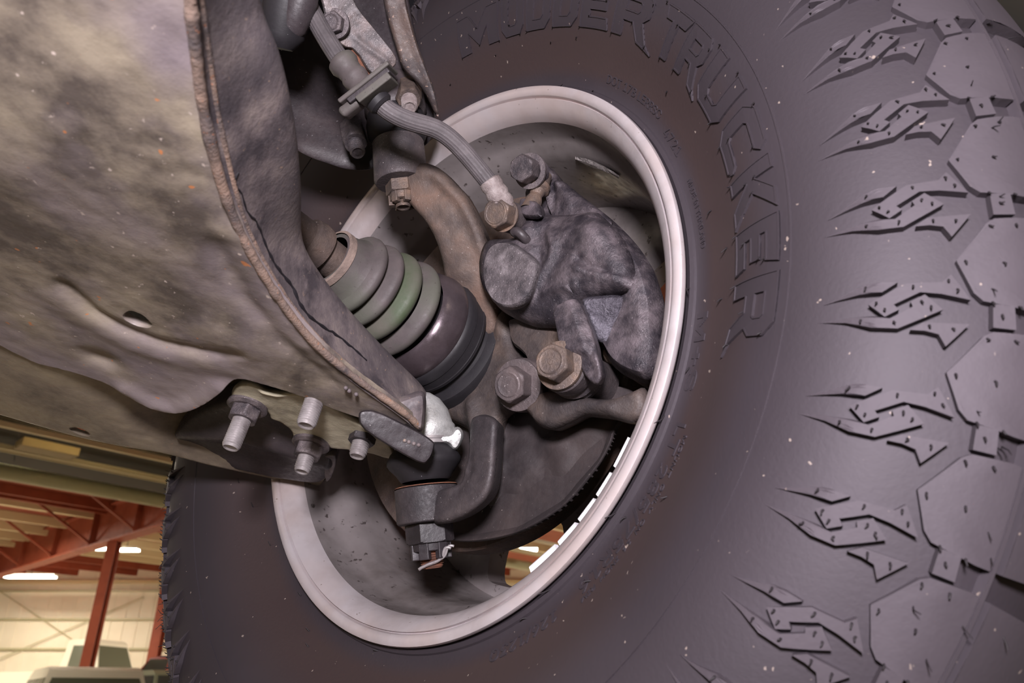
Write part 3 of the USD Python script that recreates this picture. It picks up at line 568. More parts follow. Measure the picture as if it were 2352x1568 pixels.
NUTD = grime('bolt_dark', g((92, 84, 86)), g((58, 54, 58)), g((122, 112, 112)), 70, speck=g((166, 156, 154)), speck_amt=0.66, rough=(0.34, 0.62), bump=0.35, bscale=600, metallic=0.35)
NUTR = grime('bolt_rusty', g((104, 90, 82)), g((72, 64, 64)), g((132, 108, 92)), 60, speck=g((160, 146, 140)), speck_amt=0.68, rough=(0.38, 0.66), bump=0.35, bscale=600, metallic=0.3)
FACE = grime('piston_face_iron', g((102, 95, 98)), g((62, 58, 62)), g((146, 138, 141)), 46, speck=g((186, 178, 180)), speck_amt=0.64, rough=(0.4, 0.7), bump=0.6, bscale=620, metallic=0.15, contrast=1.3)
KDARK = grime('knuckle_iron_dark', g((74, 66, 64)), g((48, 44, 47)), g((100, 85, 76)), 24, speck=g((140, 130, 126)), speck_amt=.69, rough=(.42, .72), bump=.35, bscale=380, metallic=.1)
FERR = grime('ferrule_crust', g((136, 124, 122)), g((104, 92, 90)), g((168, 158, 156)), 90, speck=g((150, 104, 80)), speck_amt=.68, rough=(.55, .8), bump=.5, bscale=600)
RUSTF = grime('flange_rust_edge', g((74, 66, 66)), g((48, 44, 46)), g((102, 90, 84)), 26, speck=g((168, 140, 124)), speck_amt=.64, rough=(.45, .75), bump=.3, bscale=300, tint=g((104, 84, 74)), tscale=40, tamt=.5)
CLAMPM = grime('clamp_dusty_tan', g((122, 106, 98)), g((90, 78, 72)), g((142, 124, 114)), 60, rough=(.6, .85), bump=.3, bscale=500)
KBLK = grime('knuckle_black_dusty', g((62, 56, 58)), g((42, 38, 41)), g((84, 76, 76)), 28, speck=g((150, 142, 142)), speck_amt=.68, rough=(.45, .72), bump=.25, bscale=420, metallic=.1)
UBJ = axial(-.055).hit(np.array([918., 372.])); LBJ = axial(0.0).hit(np.array([982., 1160.])); SAX = unit(LBJ - UBJ)
TILT = unit(-n * math.cos(math.radians(13)) + up * math.sin(math.radians(13)))    # inboard along the drooping arms
LN = unit(np.cross(TILT, e2)); LN = LN if LN[2] < 0 else -LN                      # underside normal, downward
def lplane(off=0.0): return Frame(C - .01 * n + .01 * e2 - .097 * up + LN * off, LN)
LP = lplane()
def lp(P, off=0.0): return lplane(off).hit(np.array(P, float))

# ---- lower control arm
ARM = Thing('lower_control_arm', 'big dirty olive and grey lower suspension arm filling the left side of the picture', 'suspension arm', lp([(700, 800)])[0])
seamP = [(418, -160), (432, -60), (442, 40), (452, 130), (466, 240), (490, 350), (522, 460), (566, 560), (615, 645), (668, 722), (728, 792), (795, 850), (860, 898), (925, 944), (962, 978)]
under = seamP + [(930, 990), (880, 978), (830, 962), (760, 938), (700, 914), (640, 893), (590, 880), (548, 868), (525, 880), (498, 904), (458, 928), (420, 940), (385, 940), (338, 923), (290, 900), (232, 876), (150, 850), (60, 830), (-160, 700), (-260, 400), (-260, -160)]
hole = [(283, 722), (300, 712), (325, 720), (346, 738), (349, 750), (330, 752), (305, 744), (286, 732)]
ub = [('ridge', [(150, 655), (215, 715), (290, 757), (380, 790), (470, 806), (540, 806)], .0050, -.0034), ('ridge', [(140, 690), (215, 745), (300, 790), (400, 822), (500, 836)], .012, .0020),
      ('ridge', [(290, 890), (350, 925), (410, 938), (460, 922), (510, 890)], .008, .004), ('dome', (228, 826), .010, -.006), ('ridge', [(500, 560), (560, 680), (640, 780), (760, 880)], .006, -.0022),
      ('ridge', [(430, 0), (455, 240), (520, 480)], .012, -.002), ('dome', (540, 780), .02, .004), ('dome', (60, 300), .08, .006)]
ARM.part('lower_shell', cast(under, LP, .004, .0009, ub, res=.0030, smooth=2, holes=[hole], rough=.0004), ARMO)
topo = [(480, -160), (500, 60), (540, 300), (580, 480), (650, 620), (780, 760), (900, 880), (800, 930), (600, 850), (500, 860), (300, 850), (100, 780), (-200, 640), (-260, -160)]
ARM.part('upper_shell', cast(topo, lplane(-.045), .004, .001, (), res=.008), BLKP, 'dark inside of the upper pressing')
# rear skirt: the shell turns up behind the lip and ends in a rounded tongue near the wheel
sk = [(-260, 690), (-20, 750), (60, 745), (150, 785), (230, 830), (300, 868), (420, 860), (560, 850), (700, 880), (800, 920), (800, 1000), (768, 1045), (764, 1075), (742, 1104), (735, 1117), (690, 1114), (620, 1098), (550, 1083), (470, 1066), (380, 1040), (280, 1025), (180, 1004), (90, 978), (0, 952), (-260, 880)]
net = [(-260, 640, -.0030), (-20, 780, -.0032), (150, 800, -.0045), (300, 810, -.030), (420, 810, -.040), (560, 850, -.045), (700, 890, -.045), (800, 960, -.045), (740, 1110, -.030), (620, 1095, -.024), (470, 1066, -.012), (300, 1028, -.004), (180, 1004, -.002), (0, 952, -.001), (-260, 880, -.002), (650, 1010, -.022), (450, 980, -.026), (330, 960, -.014), (200, 930, -.003), (560, 960, -.034), (700, 1060, -.022), (230, 870, -.010)]
hole2 = [(158, 985), (172, 980), (195, 987), (208, 997), (200, 1001), (178, 996)]
ARM.part('rear_skirt', cast(sk, LP, .004, .0015, (), res=.0045, holes=[hole2], hnet=net, rough=.0004), grime('arm_skirt_steel', g((134, 122, 106)), g((88, 78, 72)), g((160, 147, 122)), 16, speck=g((150, 128, 110)), speck_amt=.68, rough=(.32, .6), bump=.14, bscale=200, metallic=.1))
outer = [(560, -160), (585, -60), (607, 40), (638, 120), (666, 240), (682, 350), (689, 460), (693, 548), (722, 612), (762, 668), (812, 728), (866, 786), (918, 838), (962, 880), (985, 915)]
s0 = lp(seamP, -.001); r2 = lp(outer, -.045); mid = (s0 + r2) / 2 + (e2 * .0 + LN * .004)
r3 = r2 + up * .012 - e2 * .022
rows = np.stack([s0, (s0 * 2 + r2) / 3 + LN * .003, (s0 + r2 * 2) / 3 + LN * .003, r2, r3 - LN * .0], 1)
ARM.part('upper_flange', sheet(rows, 90, 26, .004), ARMG)
sp = spline(s0, 160); nz = (meshkit.fbm(np.c_[sp * 160], 3, 3) - .5)
ARM.part('weld_edge', sweep(sp + LN * .0003, .0023 * (1 + .7 * nz), 12), RUSTB, 'rusty beige folded edge running along the seam')
s1 = spline((s0 * 6 + r2) / 7 + LN * .001, 160)
ARM.part('seam_fold', sweep(s1, .0013 * (1 + .6 * nz), 10), RUSTB)
ck = np.array([(548, 395), (543, 425), (556, 450), (566, 482), (590, 512), (604, 545), (618, 580), (640, 618), (668, 655), (690, 700), (720, 735), (762, 762), (800, 790), (842, 826)], float)
fl = sheet(rows, 400, 60, .004)[0][:24000].reshape(400, 60, 3); fpx = np.stack([1176 + F * ((fl - EYE) @ right) / ((fl - EYE) @ fwd), 784 - F * ((fl - EYE) @ upc) / ((fl - EYE) @ fwd)], -1).reshape(-1, 2)
ii = cKDTree(fpx).query(spline(ck, 60))[1]; cp = fl.reshape(-1, 3)[ii]
tow = unit(EYE - cp.mean(0)); ARM.part('paint_crack', sweep(cp + tow * .0002, np.interp(np.linspace(0, 1, 60), [0, .3, .6, 1], [.0003, .0006, .0011, .0006]) * (1 + .35 * np.sin(np.arange(60) * 1.7)), 8), plain('crack_black', g((30, 28, 32)), .4), 'black cracked paint line')
tongue = [(400, 985), (440, 950), (520, 925), (600, 915), (680, 925), (740, 960), (772, 1030), (768, 1060), (752, 1092), (742, 1112), (690, 1110), (620, 1097), (550, 1082), (470, 1064), (410, 1040)]
ARM.part('rear_tube', cast(tongue, lplane(-.018), .012, .004, [('ridge', [(380, 975), (560, 985), (760, 1050)], .016, .010)], res=.0028, smooth=2, rough=.0004), BLKP, 'dark rounded tube end under the bolts')
ARM.part('tube_lip', cast([(742, 1048), (760, 1044), (773, 1048), (770, 1075), (758, 1104), (746, 1108)], lplane(-.012), .012, .001, (), res=.0016, smooth=1), ARMG)
# thick outboard end of the arm
ef = Frame(at(950, 1000, .484), unit(EYE - at(950, 1000, .484)) * .92 - up * .12 + e2 * .22)
endo = k(7, [(1075, 350), (1100, 318), (1200, 318), (1420, 424), (1560, 500), (1628, 552), (1628, 575), (1610, 650), (1562, 706), (1545, 706), (1480, 684), (1230, 540), (1090, 440)])
ARM.part('end_plate', cast(endo, ef, .012, .002, (), view=True, res=.002, smooth=1, rough=.0006), BLKP, 'dark thick end plate of the arm')
cap = k(7, [(1100, 330), (1180, 250), (1300, 260), (1450, 200), (1545, 170), (1574, 220), (1570, 330), (1555, 480), (1500, 480), (1400, 415), (1250, 350)])
ARM.part('end_cap', cast(cap, Frame(ef.O - unit(EYE - ef.O) * .002, ef.N), .016, .006, [('dome', k(7, [(1480, 300)])[0], .01, .002)], view=True, res=.002, rough=.0005), ARMG)
for p in ((1060, 205), (985, 160), (1010, 180), (1440, 548), (1475, 560), (1510, 570), (1410, 538)):
    q = k(7, [p])[0]; o = lp([q], .002)[0] if p[0] < 1100 else ef.hit(np.array(q)); ic = trimesh.creation.icosphere(2, .0014); ARM.part('weld_spatter', (np.array(ic.vertices) + o, np.array(ic.faces)), ARMG)

# ---- lower ball joint: bolted mount, studs, boot
LB = Thing('lower_ball_joint', 'lower ball joint with olive cast mount, four threaded studs and black squashed boot', 'ball joint', LBJ - SAX * .02)
plate = k(7, [(150, 260), (155, 190), (200, 140), (290, 130), (390, 180), (480, 196), (580, 195), (680, 205), (830, 260), (1010, 380), (1230, 500), (1340, 600), (1335, 690), (1230, 660), (1120, 628), (1010, 615), (870, 600), (850, 575), (700, 522), (605, 545), (590, 480), (540, 432), (480, 398), (430, 385), (425, 340), (300, 262)])
pfr = lplane(-.004)
LB.part('mount_plate', cast(plate, pfr, .010, .003, [('dome', k(7, [(290, 260)])[0], .007, .004), ('dome', k(7, [(730, 560)])[0], .008, .005), ('ridge', k(7, [(390, 180), (480, 200), (640, 190)]), .003, .002)], view=True, res=.0022, rough=.0005), BRKT)
def lower_bolt(nut_px, tip_px, nut, rs, label=None, off=-.003, rf=.0105):
    o = lplane(off).hit(np.array(k(7, [nut_px])[0])); t = k(7, [tip_px])[0]
    ax = LN; best = None
    for L in np.linspace(.006, .05, 200):   # length that ends at the traced tip
        p = o + ax * L; q = np.array([1176 + F * ((p - EYE) @ right) / ((p - EYE) @ fwd), 784 - F * ((p - EYE) @ upc) / ((p - EYE) @ fwd)]); dd = np.linalg.norm(q - t)
        if best is None or dd < best[0]: best = (dd, L)
    L = best[1]
    sp = LB.part('stud', stud(o, ax, rs, L, .0017), ZINC, label)
    if nut == 'flange':
        LB.part('flange_nut', [lathe([(-.002, rf * .9), (-.001, rf * 1.3), (.0012, rf * 1.32), (.0028, rf * 1.1), (.0030, .004)], o, ax, 40), prism(6, rf, .0022, .0112, o, ax, .0018, .4)], NUTD, smooth=30)
    elif nut == 'low': LB.part('flange_nut', prism(6, .0095, -.004, .004, o, ax, .001, .2), BLKP, smooth=30)
    return o
lower_bolt((278, 290), (183, 605), 'flange', .0062, None)
lower_bolt((765, 235), (700, 435), None, .0064, 'bare threaded stud without a nut')
lower_bolt((735, 560), (678, 768), 'flange', .0060, None)
lower_bolt((1105, 520), (1092, 662), 'low', .0062, 'short stud with a rusty dished tip')
bc = LBJ - SAX * .030
LB.part('boot', lathe([(-.012, .0150), (-.0105, .0195), (-.007, .0235), (-.002, .0262), (.0005, .0264), (.003, .0250), (.008, .0205), (.012, .0180), (.0135, .0165)], bc, SAX, 72), BOOTR, 'black rubber boot squashed between joint and knuckle', smooth=60)
LB.part('boot_ring', lathe([(-.0165, .0185), (-.0160, .0205), (-.0145, .0208), (-.0135, .0200), (-.0125, .0204), (-.0112, .0204), (-.0108, .0185)], bc, SAX, 64), ZINC, 'silver boot clamp ring')
hcn = bc - SAX * .016
LB.part('joint_housing', lathe([(-.036, .0), (-.035, .006), (-.030, .0125), (-.022, .0175), (-.012, .0200), (-.010, .0215), (-.004, .0218), (.001, .0190)], hcn + n * .004, SAX, 64), SILV, 'bright cast silver joint housing', smooth=50)
lug = k(7, [(1570, 480), (1640, 490), (1740, 490), (1760, 450), (1790, 432), (1820, 450), (1840, 490), (1830, 540), (1800, 600), (1770, 612), (1740, 600), (1725, 560), (1620, 560), (1570, 550)])
LB.part('housing_lug', cast(lug, Frame(hcn - e2 * .0 - n * .016 + e2 * .008, EYE - hcn), .009, .004, (), res=.0016), SILV, 'bright cast silver ear beside the joint')

# ---- steering knuckle
KN = Thing('steering_knuckle', 'rusty brown cast steering knuckle between the two ball joints, inside the wheel', 'steering knuckle', C - .0 * up)
ua = [(870, 395), (905, 430), (936, 471), (971, 507), (990, 540), (1004, 575), (1012, 612), (1014, 660), (1010, 760), (1060, 800), (1140, 780), (1142, 720), (1135, 660), (1120, 600), (1110, 560), (1088, 500), (1062, 452), (1025, 412), (993, 380), (950, 370)]
uo = axial(0.0).hit(np.array([1060., 640.])) ; ux = UBJ + 0 * n
dN = unit(np.cross(unit(uo - UBJ), unit(np.cross(n, unit(uo - UBJ))))); uf = Frame(UBJ - n * .012, dN)
KN.part('upper_arm', cast(ua, uf, .034, .007, [('ridge', [(985, 420), (1040, 470), (1085, 560), (1108, 640)], .006, -.003), ('ridge', [(930, 450), (1000, 520), (1050, 620)], .010, .003)], view=True, res=.0028, rough=.0009), BROWN)
KN.part('upper_boss', lathe([(-.018, .0), (-.0175, .0185), (-.016, .0205), (.0165, .0212), (.019, .0195), (.0195, .0)], UBJ, SAX, 64), CAST, smooth=50)
hub = [(975, 880), (960, 800), (985, 720), (1050, 690), (1105, 640), (1115, 560), (1140, 560), (1160, 640), (1172, 745), (1180, 800), (1192, 832), (1226, 850), (1237, 880), (1232, 915), (1212, 932), (1170, 936), (1148, 950), (1136, 975), (1132, 1020), (1134, 1060), (1128, 1110), (1112, 1142), (1085, 1166), (1058, 1178), (1046, 1130), (1058, 1090), (1068, 1030), (1066, 980), (1000, 955), (978, 930)]
hfz = axial(.019)
KN.part('hub_carrier', cast(hub, hfz, .045, .009, [('dome', (1186, 880), .016, .004), ('ridge', [(1085, 930), (1096, 1000), (1098, 1080)], .006, .005), ('ridge', [(1150, 640), (1150, 760)], .006, .003), ('flat', [(1092, 995), (1112, 975), (1128, 990), (1130, 1030), (1112, 1042), (1095, 1030)], .0022, .003)], view=True, res=.0028, rough=.0009), KDARK)
KN.part('lower_boss', lathe([(-.0130, .0), (-.0128, .0195), (-.0118, .0222), (.0108, .0222), (.0122, .0208), (.0126, .0)], LBJ, SAX, 72), KBLK, 'dark machined boss over the castle nut', smooth=50)
la = [(1046, 1112), (1060, 1088), (1070, 1020), (1070, 960), (1100, 945), (1140, 960), (1134, 1000), (1132, 1060), (1126, 1112), (1108, 1146), (1080, 1172), (1045, 1190), (1015, 1202), (980, 1200), (985, 1125)]
KN.part('lower_arm', cast(la, axial(-.010), .034, .0035, [('ridge', [(1072, 960), (1076, 1080), (1050, 1120)], .004, -.002)], view=True, res=.0022, rough=.0005), KBLK)
KN.part('rust_rim', lathe([(-.0131, .0150), (-.0134, .0215), (-.0126, .0222)], LBJ, SAX, 60), RUST, 'thin rusty rim on the boss')
cn = LBJ + SAX * .0126
KN.part('castle_nut', [prism(6, .0168, 0, .0135, cn, SAX, .0015, .25), lathe([(.0125, .0136), (.0135, .0134), (.0180, .0130), (.0186, .0118), (.0182, .0085), (.0125, .0085)], cn, SAX, 48)], BLKP, smooth=30)
for a in range(6):
    ax_, ba, bb = basis(SAX); t = a * math.pi / 3 + .25; d = math.cos(t) * ba + math.sin(t) * bb; s = np.cross(SAX, d)
    KN.part('nut_castellation', rbox(cn + d * .0112 + SAX * .0178, d * .0026, s * .0036, SAX * .0062, .0008), BLKP)
KN.part('joint_stud', stud(cn, SAX, .0080, .0300, .0016, start=.010), RUST, 'rusty threaded stud end')
pin = at(np.array([1036, 1022, 1016, 1008, 985, 962]), np.array([1258, 1260, 1278, 1286, 1296, 1308]), .505)
KN.part('cotter_pin', [sweep(spline(pin, 40), .0011, 10), sweep(spline(pin + right * .002 + upc * .0012, 40), .0009, 10)], ZINC, 'bent silver cotter pin', smooth=True)
un = UBJ + SAX * .0195
KN.part('upper_nut', [prism(6, .0128, 0, .010, un, SAX, .001, .5), lathe([(.010, .0102), (.0155, .0100), (.016, .008), (.010, .0075)], un, SAX, 36)], NUTR, smooth=30)
for a in range(6):
    ax_, ba, bb = basis(SAX); t = a * math.pi / 3 + .5; d = math.cos(t) * ba + math.sin(t) * bb; KN.part('nut_castellation', rbox(un + d * .0086 + SAX * .0140, d * .0024, np.cross(SAX, d) * .0026, SAX * .0045, .0008), NUTR)
KN.part('upper_stud', stud(un, SAX, .0066, .0205, .0014, start=.008), NUTR)
def facing_bolt(thing, name, px, fr, ax, r, h, mat, washer=1.35, label=None, spin=0.0, base=0.0, dish=True):
    o = fr.hit(np.array(px, float)) + ax * base; m = []
    if washer: m.append(lathe([(0, .004), (0, r * washer), (.0022, r * washer), (.0026, r * washer * .93), (.0026, .003)], o, ax, 48))
    m.append(prism(6, r, .002, h, o, ax, r * .14, spin)); 
    if dish: m.append(lathe([(h - .0002, r * .72), (h + .0005, r * .62), (h + .0001, r * .52), (h - .0004, r * .2), (h - .0004, 0)], o, ax, 32))
    thing.part(name, m, mat, label, smooth=30); return o
axb = unit(unit(EYE - C) * .80 - right * .55 + upc * .06)
kb = facing_bolt(KN, 'caliper_bolt', (1192, 884), axial(-.001), axb, .0125, .014, CAST, 1.4, 'large dusty hex bolt head', .3)
KN.part('bolt_boss', lathe([(-.02, .0185), (-.001, .0185), (.0015, .0172), (.0015, .0)], axial(.001).hit(np.array([1195., 884.])), axb, 48), CAST, smooth=40)

# ---- upper control arm
UC = Thing('upper_control_arm', 'dark pressed upper suspension arm with two plain studs, behind the brake hose', 'suspension arm', UBJ - SAX * .05)
upf = Frame(UBJ - SAX * .052 + TILT * .01, unit(-up * .75 + unit(EYE - UBJ) * .75))
plate = [(560, -80), (600, 200), (640, 330), (688, 348), (720, 364), (752, 374), (790, 388), (828, 393), (862, 388), (900, 350), (985, 345), (1004, 270), (985, 200), (955, 100), (935, -10), (925, -80)]
UC.part('arm_plate', cast(plate, upf, .004, .002, [('ridge', [(690, 215), (770, 300), (830, 340)], .018, -.006), ('ridge', [(700, 350), (780, 380), (850, 388)], .006, .003), ('dome', (900, 60), .03, -.004), ('ridge', [(880, 0), (930, 150), (960, 250)], .01, -.006)], res=.0026, rough=.0002), BLKP)
ff = Frame(upf.O + unit(EYE - upf.O) * .030, unit(EYE - upf.O))
flange = [(872, -60), (884, 20), (898, 70), (912, 115), (922, 150), (935, 168), (955, 185), (975, 210), (990, 240), (1000, 262), (1010, 272), (1006, 240), (998, 205), (978, 152), (962, 112), (947, 62), (934, 10), (925, -60)]
UC.part('side_flange', cast(flange, ff, .010, .003, [('ridge', [(930, 20), (960, 110), (1000, 230)], .004, .003), ('dome', (925, 135), .006, .002)], res=.0022, smooth=1, rough=.0006), RUSTF, 'rusty edged side flange tapering to a point')
UC.part('ball_joint_boot', lathe([(-.026, .017), (-.022, .0225), (-.012, .0245), (-.004, .0235), (.001, .0215), (.004, .0190)], UBJ - SAX * .020, SAX, 72), BOOTR, 'black rubber boot over the upper joint', smooth=60)
UC.part('joint_body', lathe([(-.060, .018), (-.050, .0245), (-.030, .0250), (-.024, .022)], UBJ - SAX * .016, SAX, 64), BLKP, smooth=50)
for (x0, y0), (x1, y1), mt in (((812, 308), (822, 352), NUTD), ((938, 212), (941, 248), NUTR)):
    o = upf.hit(np.array([x0, y0], float)); dpt = (o - EYE) @ fwd; o = o - unit(o - EYE) * .012; dpt -= .012; tip = at(x1, y1, dpt - .020); ax = unit(tip - o); L = np.linalg.norm(tip - o)
    UC.part('plate_nut', prism(6, .0105, -.012, L * .5, o, ax, .003, .3), mt, 'rusty nut' if mt is NUTR else None, smooth=35)
    UC.part('plate_stud', stud(o, ax, .0062, L, .0012, start=L * .5), FERR if mt is NUTR else NUTD)

# ---- shock tower / spring glimpsed at the top
SH = Thing('shock_absorber', 'dark shock absorber at the top, left of the brake hose', 'shock absorber', at(650, 40, .52))
SH.part('spring_coil', sweep(spline([at(x, y, d) for x, y, d in ((560, -60, .56), (600, 0, .55), (640, 45, .545), (690, 20, .54), (720, -60, .54))], 40), .016, 20), BOOTR, smooth=True)
SH.part('damper_tube', sweep([at(668, -90, .50), at(660, 0, .505), at(648, 82, .51), at(645, 112, .512)], [.0155, .0155, .0150, .008], 32), BOOTR, smooth=40)
SH.part('lower_shroud', sweep([at(706, -90, .50), at(692, 0, .50), at(672, 60, .505), at(650, 100, .51)], [.010, .011, .010, .004], 24), BLKP, smooth=40)

# ---- hose bracket
HB = Thing('hose_bracket', 'light grey sheet metal bracket with hex bolt, holding the brake hose at top', 'bracket', at(820, 90, .52))
bfr = Frame(at(820, 90, .525), unit(EYE - at(820, 90, .525)) + right * .25 + upc * .1)
bo = k(3, [(640, -120), (700, 100), (730, 280), (800, 320), (850, 400), (960, 420), (1100, 650), (1150, 610), (1255, 595), (1305, 560), (1310, 510), (1290, 460), (1220, 370), (1080, 200), (990, 90), (950, 10), (900, -120)])
HB.part('bracket_plate', cast(bo, bfr, .003, .0012, [('ridge', k(3, [(960, 330), (1060, 410), (1220, 520)]), .002, .0025), ('ridge', k(3, [(990, 90), (1220, 370), (1300, 500)]), .003, .0012)], res=.002, smooth=1, rough=.0005), GREYB)
HB.part('rust_tab', cast(k(3, [(905, 440), (965, 400), (1100, 640), (1085, 665), (1000, 600), (935, 500)]), Frame(bfr.O - bfr.N * .004, bfr.N + right * .3), .003, .001, (), res=.002, smooth=1), RUST, 'rust red tab of the bracket')
facing_bolt(HB, 'bracket_bolt', k(3, [(790, 210)])[0], bfr, unit(bfr.N - right * .55 + upc * .1), .0078, .008, NUTD, 1.3, 'grey flanged hex bolt', .2)
# ---- brake hose
HS = Thing('brake_hose', 'ribbed grey rubber brake hose curving from the bracket down to the caliper', 'brake hose', at(1000, 290, .52))
h1 = spline([at(x, y, d) for x, y, d in ((690, -30, .515), (728, 50, .51), (762, 108, .505), (800, 165, .50))], 50)
h2 = spline([at(x, y, d) for x, y, d in ((868, 232, .50), (905, 262, .502), (955, 282, .507), (1000, 296, .512), (1045, 328, .517), (1082, 368, .521), (1110, 402, .523), (1128, 425, .524))], 80)
HS.part('hose', sweep(h1, .0064, 60, 20, .022), HOSE, smooth=40); HS.part('hose', sweep(h2, .0064, 60, 20, .022), HOSE, smooth=40)
g0, g1 = at(792, 150, .50), at(845, 215, .498); gx = unit(g1 - g0); gl = np.linalg.norm(g1 - g0)
HS.part('grommet', lathe([(-.006, .0070), (-.004, .0098), (.0, .0102), (.004, .0085), (.008, .0082), (.010, .0092), (.013, .0092), (.016, .0082), (.019, .0090), (.022, .0100), (gl + .002, .0106), (gl + .002, .006)], g0, gx, 48), BOOTG, 'grey stepped rubber grommet', smooth=50)
ce = np.array([at(850, 205, .496), at(862, 222, .495), at(845, 235, .497)])
va = unit(at(897, 160, .492) - at(795, 240, .498)); vb = unit(np.cross(va, unit(EYE - ce[0])))
HS.part('clip_plate', rbox((at(895, 156, .492) + at(797, 240, .498)) / 2, va * .0208, gx * .0017, unit(np.cross(va, gx)) * .010, .0012), BOOTG)
HS.part('clip_plate', rbox((at(897, 170, .492) + at(815, 238, .498)) / 2, va * .0170, gx * .0022, unit(np.cross(va, gx)) * .009, .001), BLKP, 'dark retaining clip')
HS.part('clip_plate', rbox((at(900, 184, .490) + at(832, 232, .494)) / 2, va * .0135, gx * .0026, unit(np.cross(va, gx)) * .008, .001), BOOTG)
HS.part('clip_tail', rbox(at(808, 248, .498), va * .008, gx * .004, unit(np.cross(va, gx)) * .006, .003), BOOTG)
HS.part('hose_seat', lathe([(0, .0088), (.004, .0086), (.006, .0066)], at(866, 230, .499), unit(h2[3] - h2[0]), 36), BOOTR)
f0, f1 = at(1126, 418, .524), at(1160, 474, .526); fx = unit(f1 - f0); fll = np.linalg.norm(f1 - f0)
HS.part('ferrule', lathe([(-.002, .0060), (-.001, .0078), (.003, .0082), (.0055, .0074), (.0075, .0080), (.010, .0084), (.0125, .0074), (.0145, .0080), (.017, .0082), (fll, .0074), (fll + .004, .005)], f0, fx, 40), FERR, 'pale crusted crimped metal ferrule', smooth=50)
bj = axial(-.030).hit(np.array([1150., 492.])); bax = unit(unit(EYE - bj) * .84 - right * .50 + upc * .16)
HS.part('banjo_bolt', [prism(6, .0112, -.004, .007, bj, bax, .0015, .1), lathe([(-.005, .0118), (-.0035, .0120), (-.0035, .006)], bj, bax, 40), lathe([(.0068, .0085), (.0074, .0078), (.0068, .0068), (.0066, 0)], bj, bax, 32)], NUTR, 'brown hex banjo bolt', smooth=30)
HS.part('banjo_eye', lathe([(-.018, .006), (-.017, .0112), (-.006, .0112), (-.005, .009)], bj, bax, 40), NUTD, smooth=40)
HS.part('lock_tube', sweep(spline([at(x, y, d) for x, y, d in ((1180, 535, .528), (1192, 534, .524), (1205, 546, .524), (1218, 560, .530), (1222, 572, .536))], 30), .0034, 14), BLKP, 'small bent black tube beside the banjo bolt', smooth=True)

# ---- brake caliper
CA = Thing('brake_caliper', 'dusty dark cast iron brake caliper at the upper right inside the wheel', 'brake caliper', axial(.0).hit(np.array([1290., 600.])))
rear = [(1190, 460), (1200, 420), (1232, 368), (1252, 372), (1268, 395), (1290, 418), (1320, 440), (1360, 468), (1400, 500), (1436, 535), (1470, 578), (1496, 625), (1508, 690), (1512, 760), (1502, 830), (1480, 875), (1430, 862), (1390, 835), (1370, 800), (1330, 700), (1260, 640), (1220, 560)]
CA.part('bridge', cast(rear, axial(.006), .040, .010, [('ridge', [(1262, 400), (1330, 455), (1420, 530), (1490, 640)], .010, .004), ('ridge', [(1380, 560), (1440, 660), (1480, 740)], .012, .004)], view=True, res=.0028, rough=.0006), CALP)
CA.part('bridge_ear', cast(k(5, [(640, 115), (720, 92), (790, 130), (855, 205), (900, 300), (925, 285), (965, 300), (1040, 372), (1150, 452), (1270, 545), (1390, 645), (1320, 700), (1000, 660), (840, 640), (790, 540), (770, 420), (760, 300), (700, 220)]), axial(.000), .030, .004, [('ridge', k(5, [(900, 300), (960, 400), (1010, 520)]), .004, .002), ('ridge', k(5, [(830, 250), (860, 400), (850, 540)]), .003, -.003), ('dome', k(5, [(925, 320)])[0], .003, .003)], view=True, res=.0022, rough=.0006), CALP)
front = k(5, [(212, 1130), (222, 1000), (270, 880), (345, 790), (470, 780), (540, 700), (545, 600), (590, 570), (700, 545), (850, 555), (1000, 555), (1200, 520), (1270, 590), (1370, 680), (1440, 790), (1500, 920), (1530, 1060), (1520, 1160), (1490, 1200), (1450, 1270), (1300, 1285), (1240, 1290), (1160, 1325), (1080, 1320), (1030, 1390), (940, 1500), (880, 1600), (800, 1560), (700, 1550), (560, 1545), (430, 1490), (330, 1430), (260, 1350), (225, 1250)])
fb_ = [('flat', k(5, [(215, 1130), (225, 1000), (280, 870), (370, 820), (520, 850), (640, 930), (700, 1050), (690, 1200), (640, 1330), (560, 1420), (430, 1440), (320, 1400), (250, 1300)]), .009, .005),
       ('ridge', k(5, [(850, 780), (890, 890), (870, 1000), (800, 1120), (700, 1240), (655, 1330)]), .0045, .0045), ('ridge', k(5, [(725, 960), (735, 1100), (680, 1230)]), .003, -.0025),
       ('dome', k(5, [(660, 760)])[0], .009, .007), ('ridge', k(5, [(560, 790), (640, 850), (700, 930)]), .004, .003),
       ('ridge', k(5, [(600, 585), (860, 568), (1100, 545), (1250, 575)]), .0028, .0030), ('ridge', k(5, [(930, 650), (1100, 640), (1230, 640)]), .0040, -.0022),
       ('dome', k(5, [(1230, 760)])[0], .018, .006), ('dome', k(5, [(1000, 1150)])[0], .014, .004), ('dome', k(5, [(960, 800)])[0], .010, .003),
       ('ridge', k(5, [(1100, 1000), (1200, 1080), (1350, 1112), (1510, 1125)]), .0026, -.0030), ('ridge', k(5, [(1110, 1090), (1300, 1150), (1500, 1170)]), .0035, .0030), ('ridge', k(5, [(1450, 880), (1500, 1000), (1520, 1110)]), .003, .002),
       ('ridge', k(5, [(780, 1300), (920, 1262), (1060, 1272), (1160, 1322), (1240, 1287), (1440, 1272)]), .0018, .0024), ('ridge', k(5, [(600, 1500), (800, 1470), (960, 1390)]), .010, -.006), ('dome', k(5, [(560, 1440)])[0], .008, .002)]
CA.part('piston_housing', cast(front, axial(-.008), .040, .011, fb_, view=True, res=.0022, rough=.0006), CALP)
cyl = k(5, [(213, 1130), (224, 1000), (275, 880), (360, 825), (480, 830), (600, 915), (690, 985), (712, 1060), (680, 1180), (640, 1300), (560, 1410), (430, 1440), (330, 1405), (255, 1320), (222, 1230)])
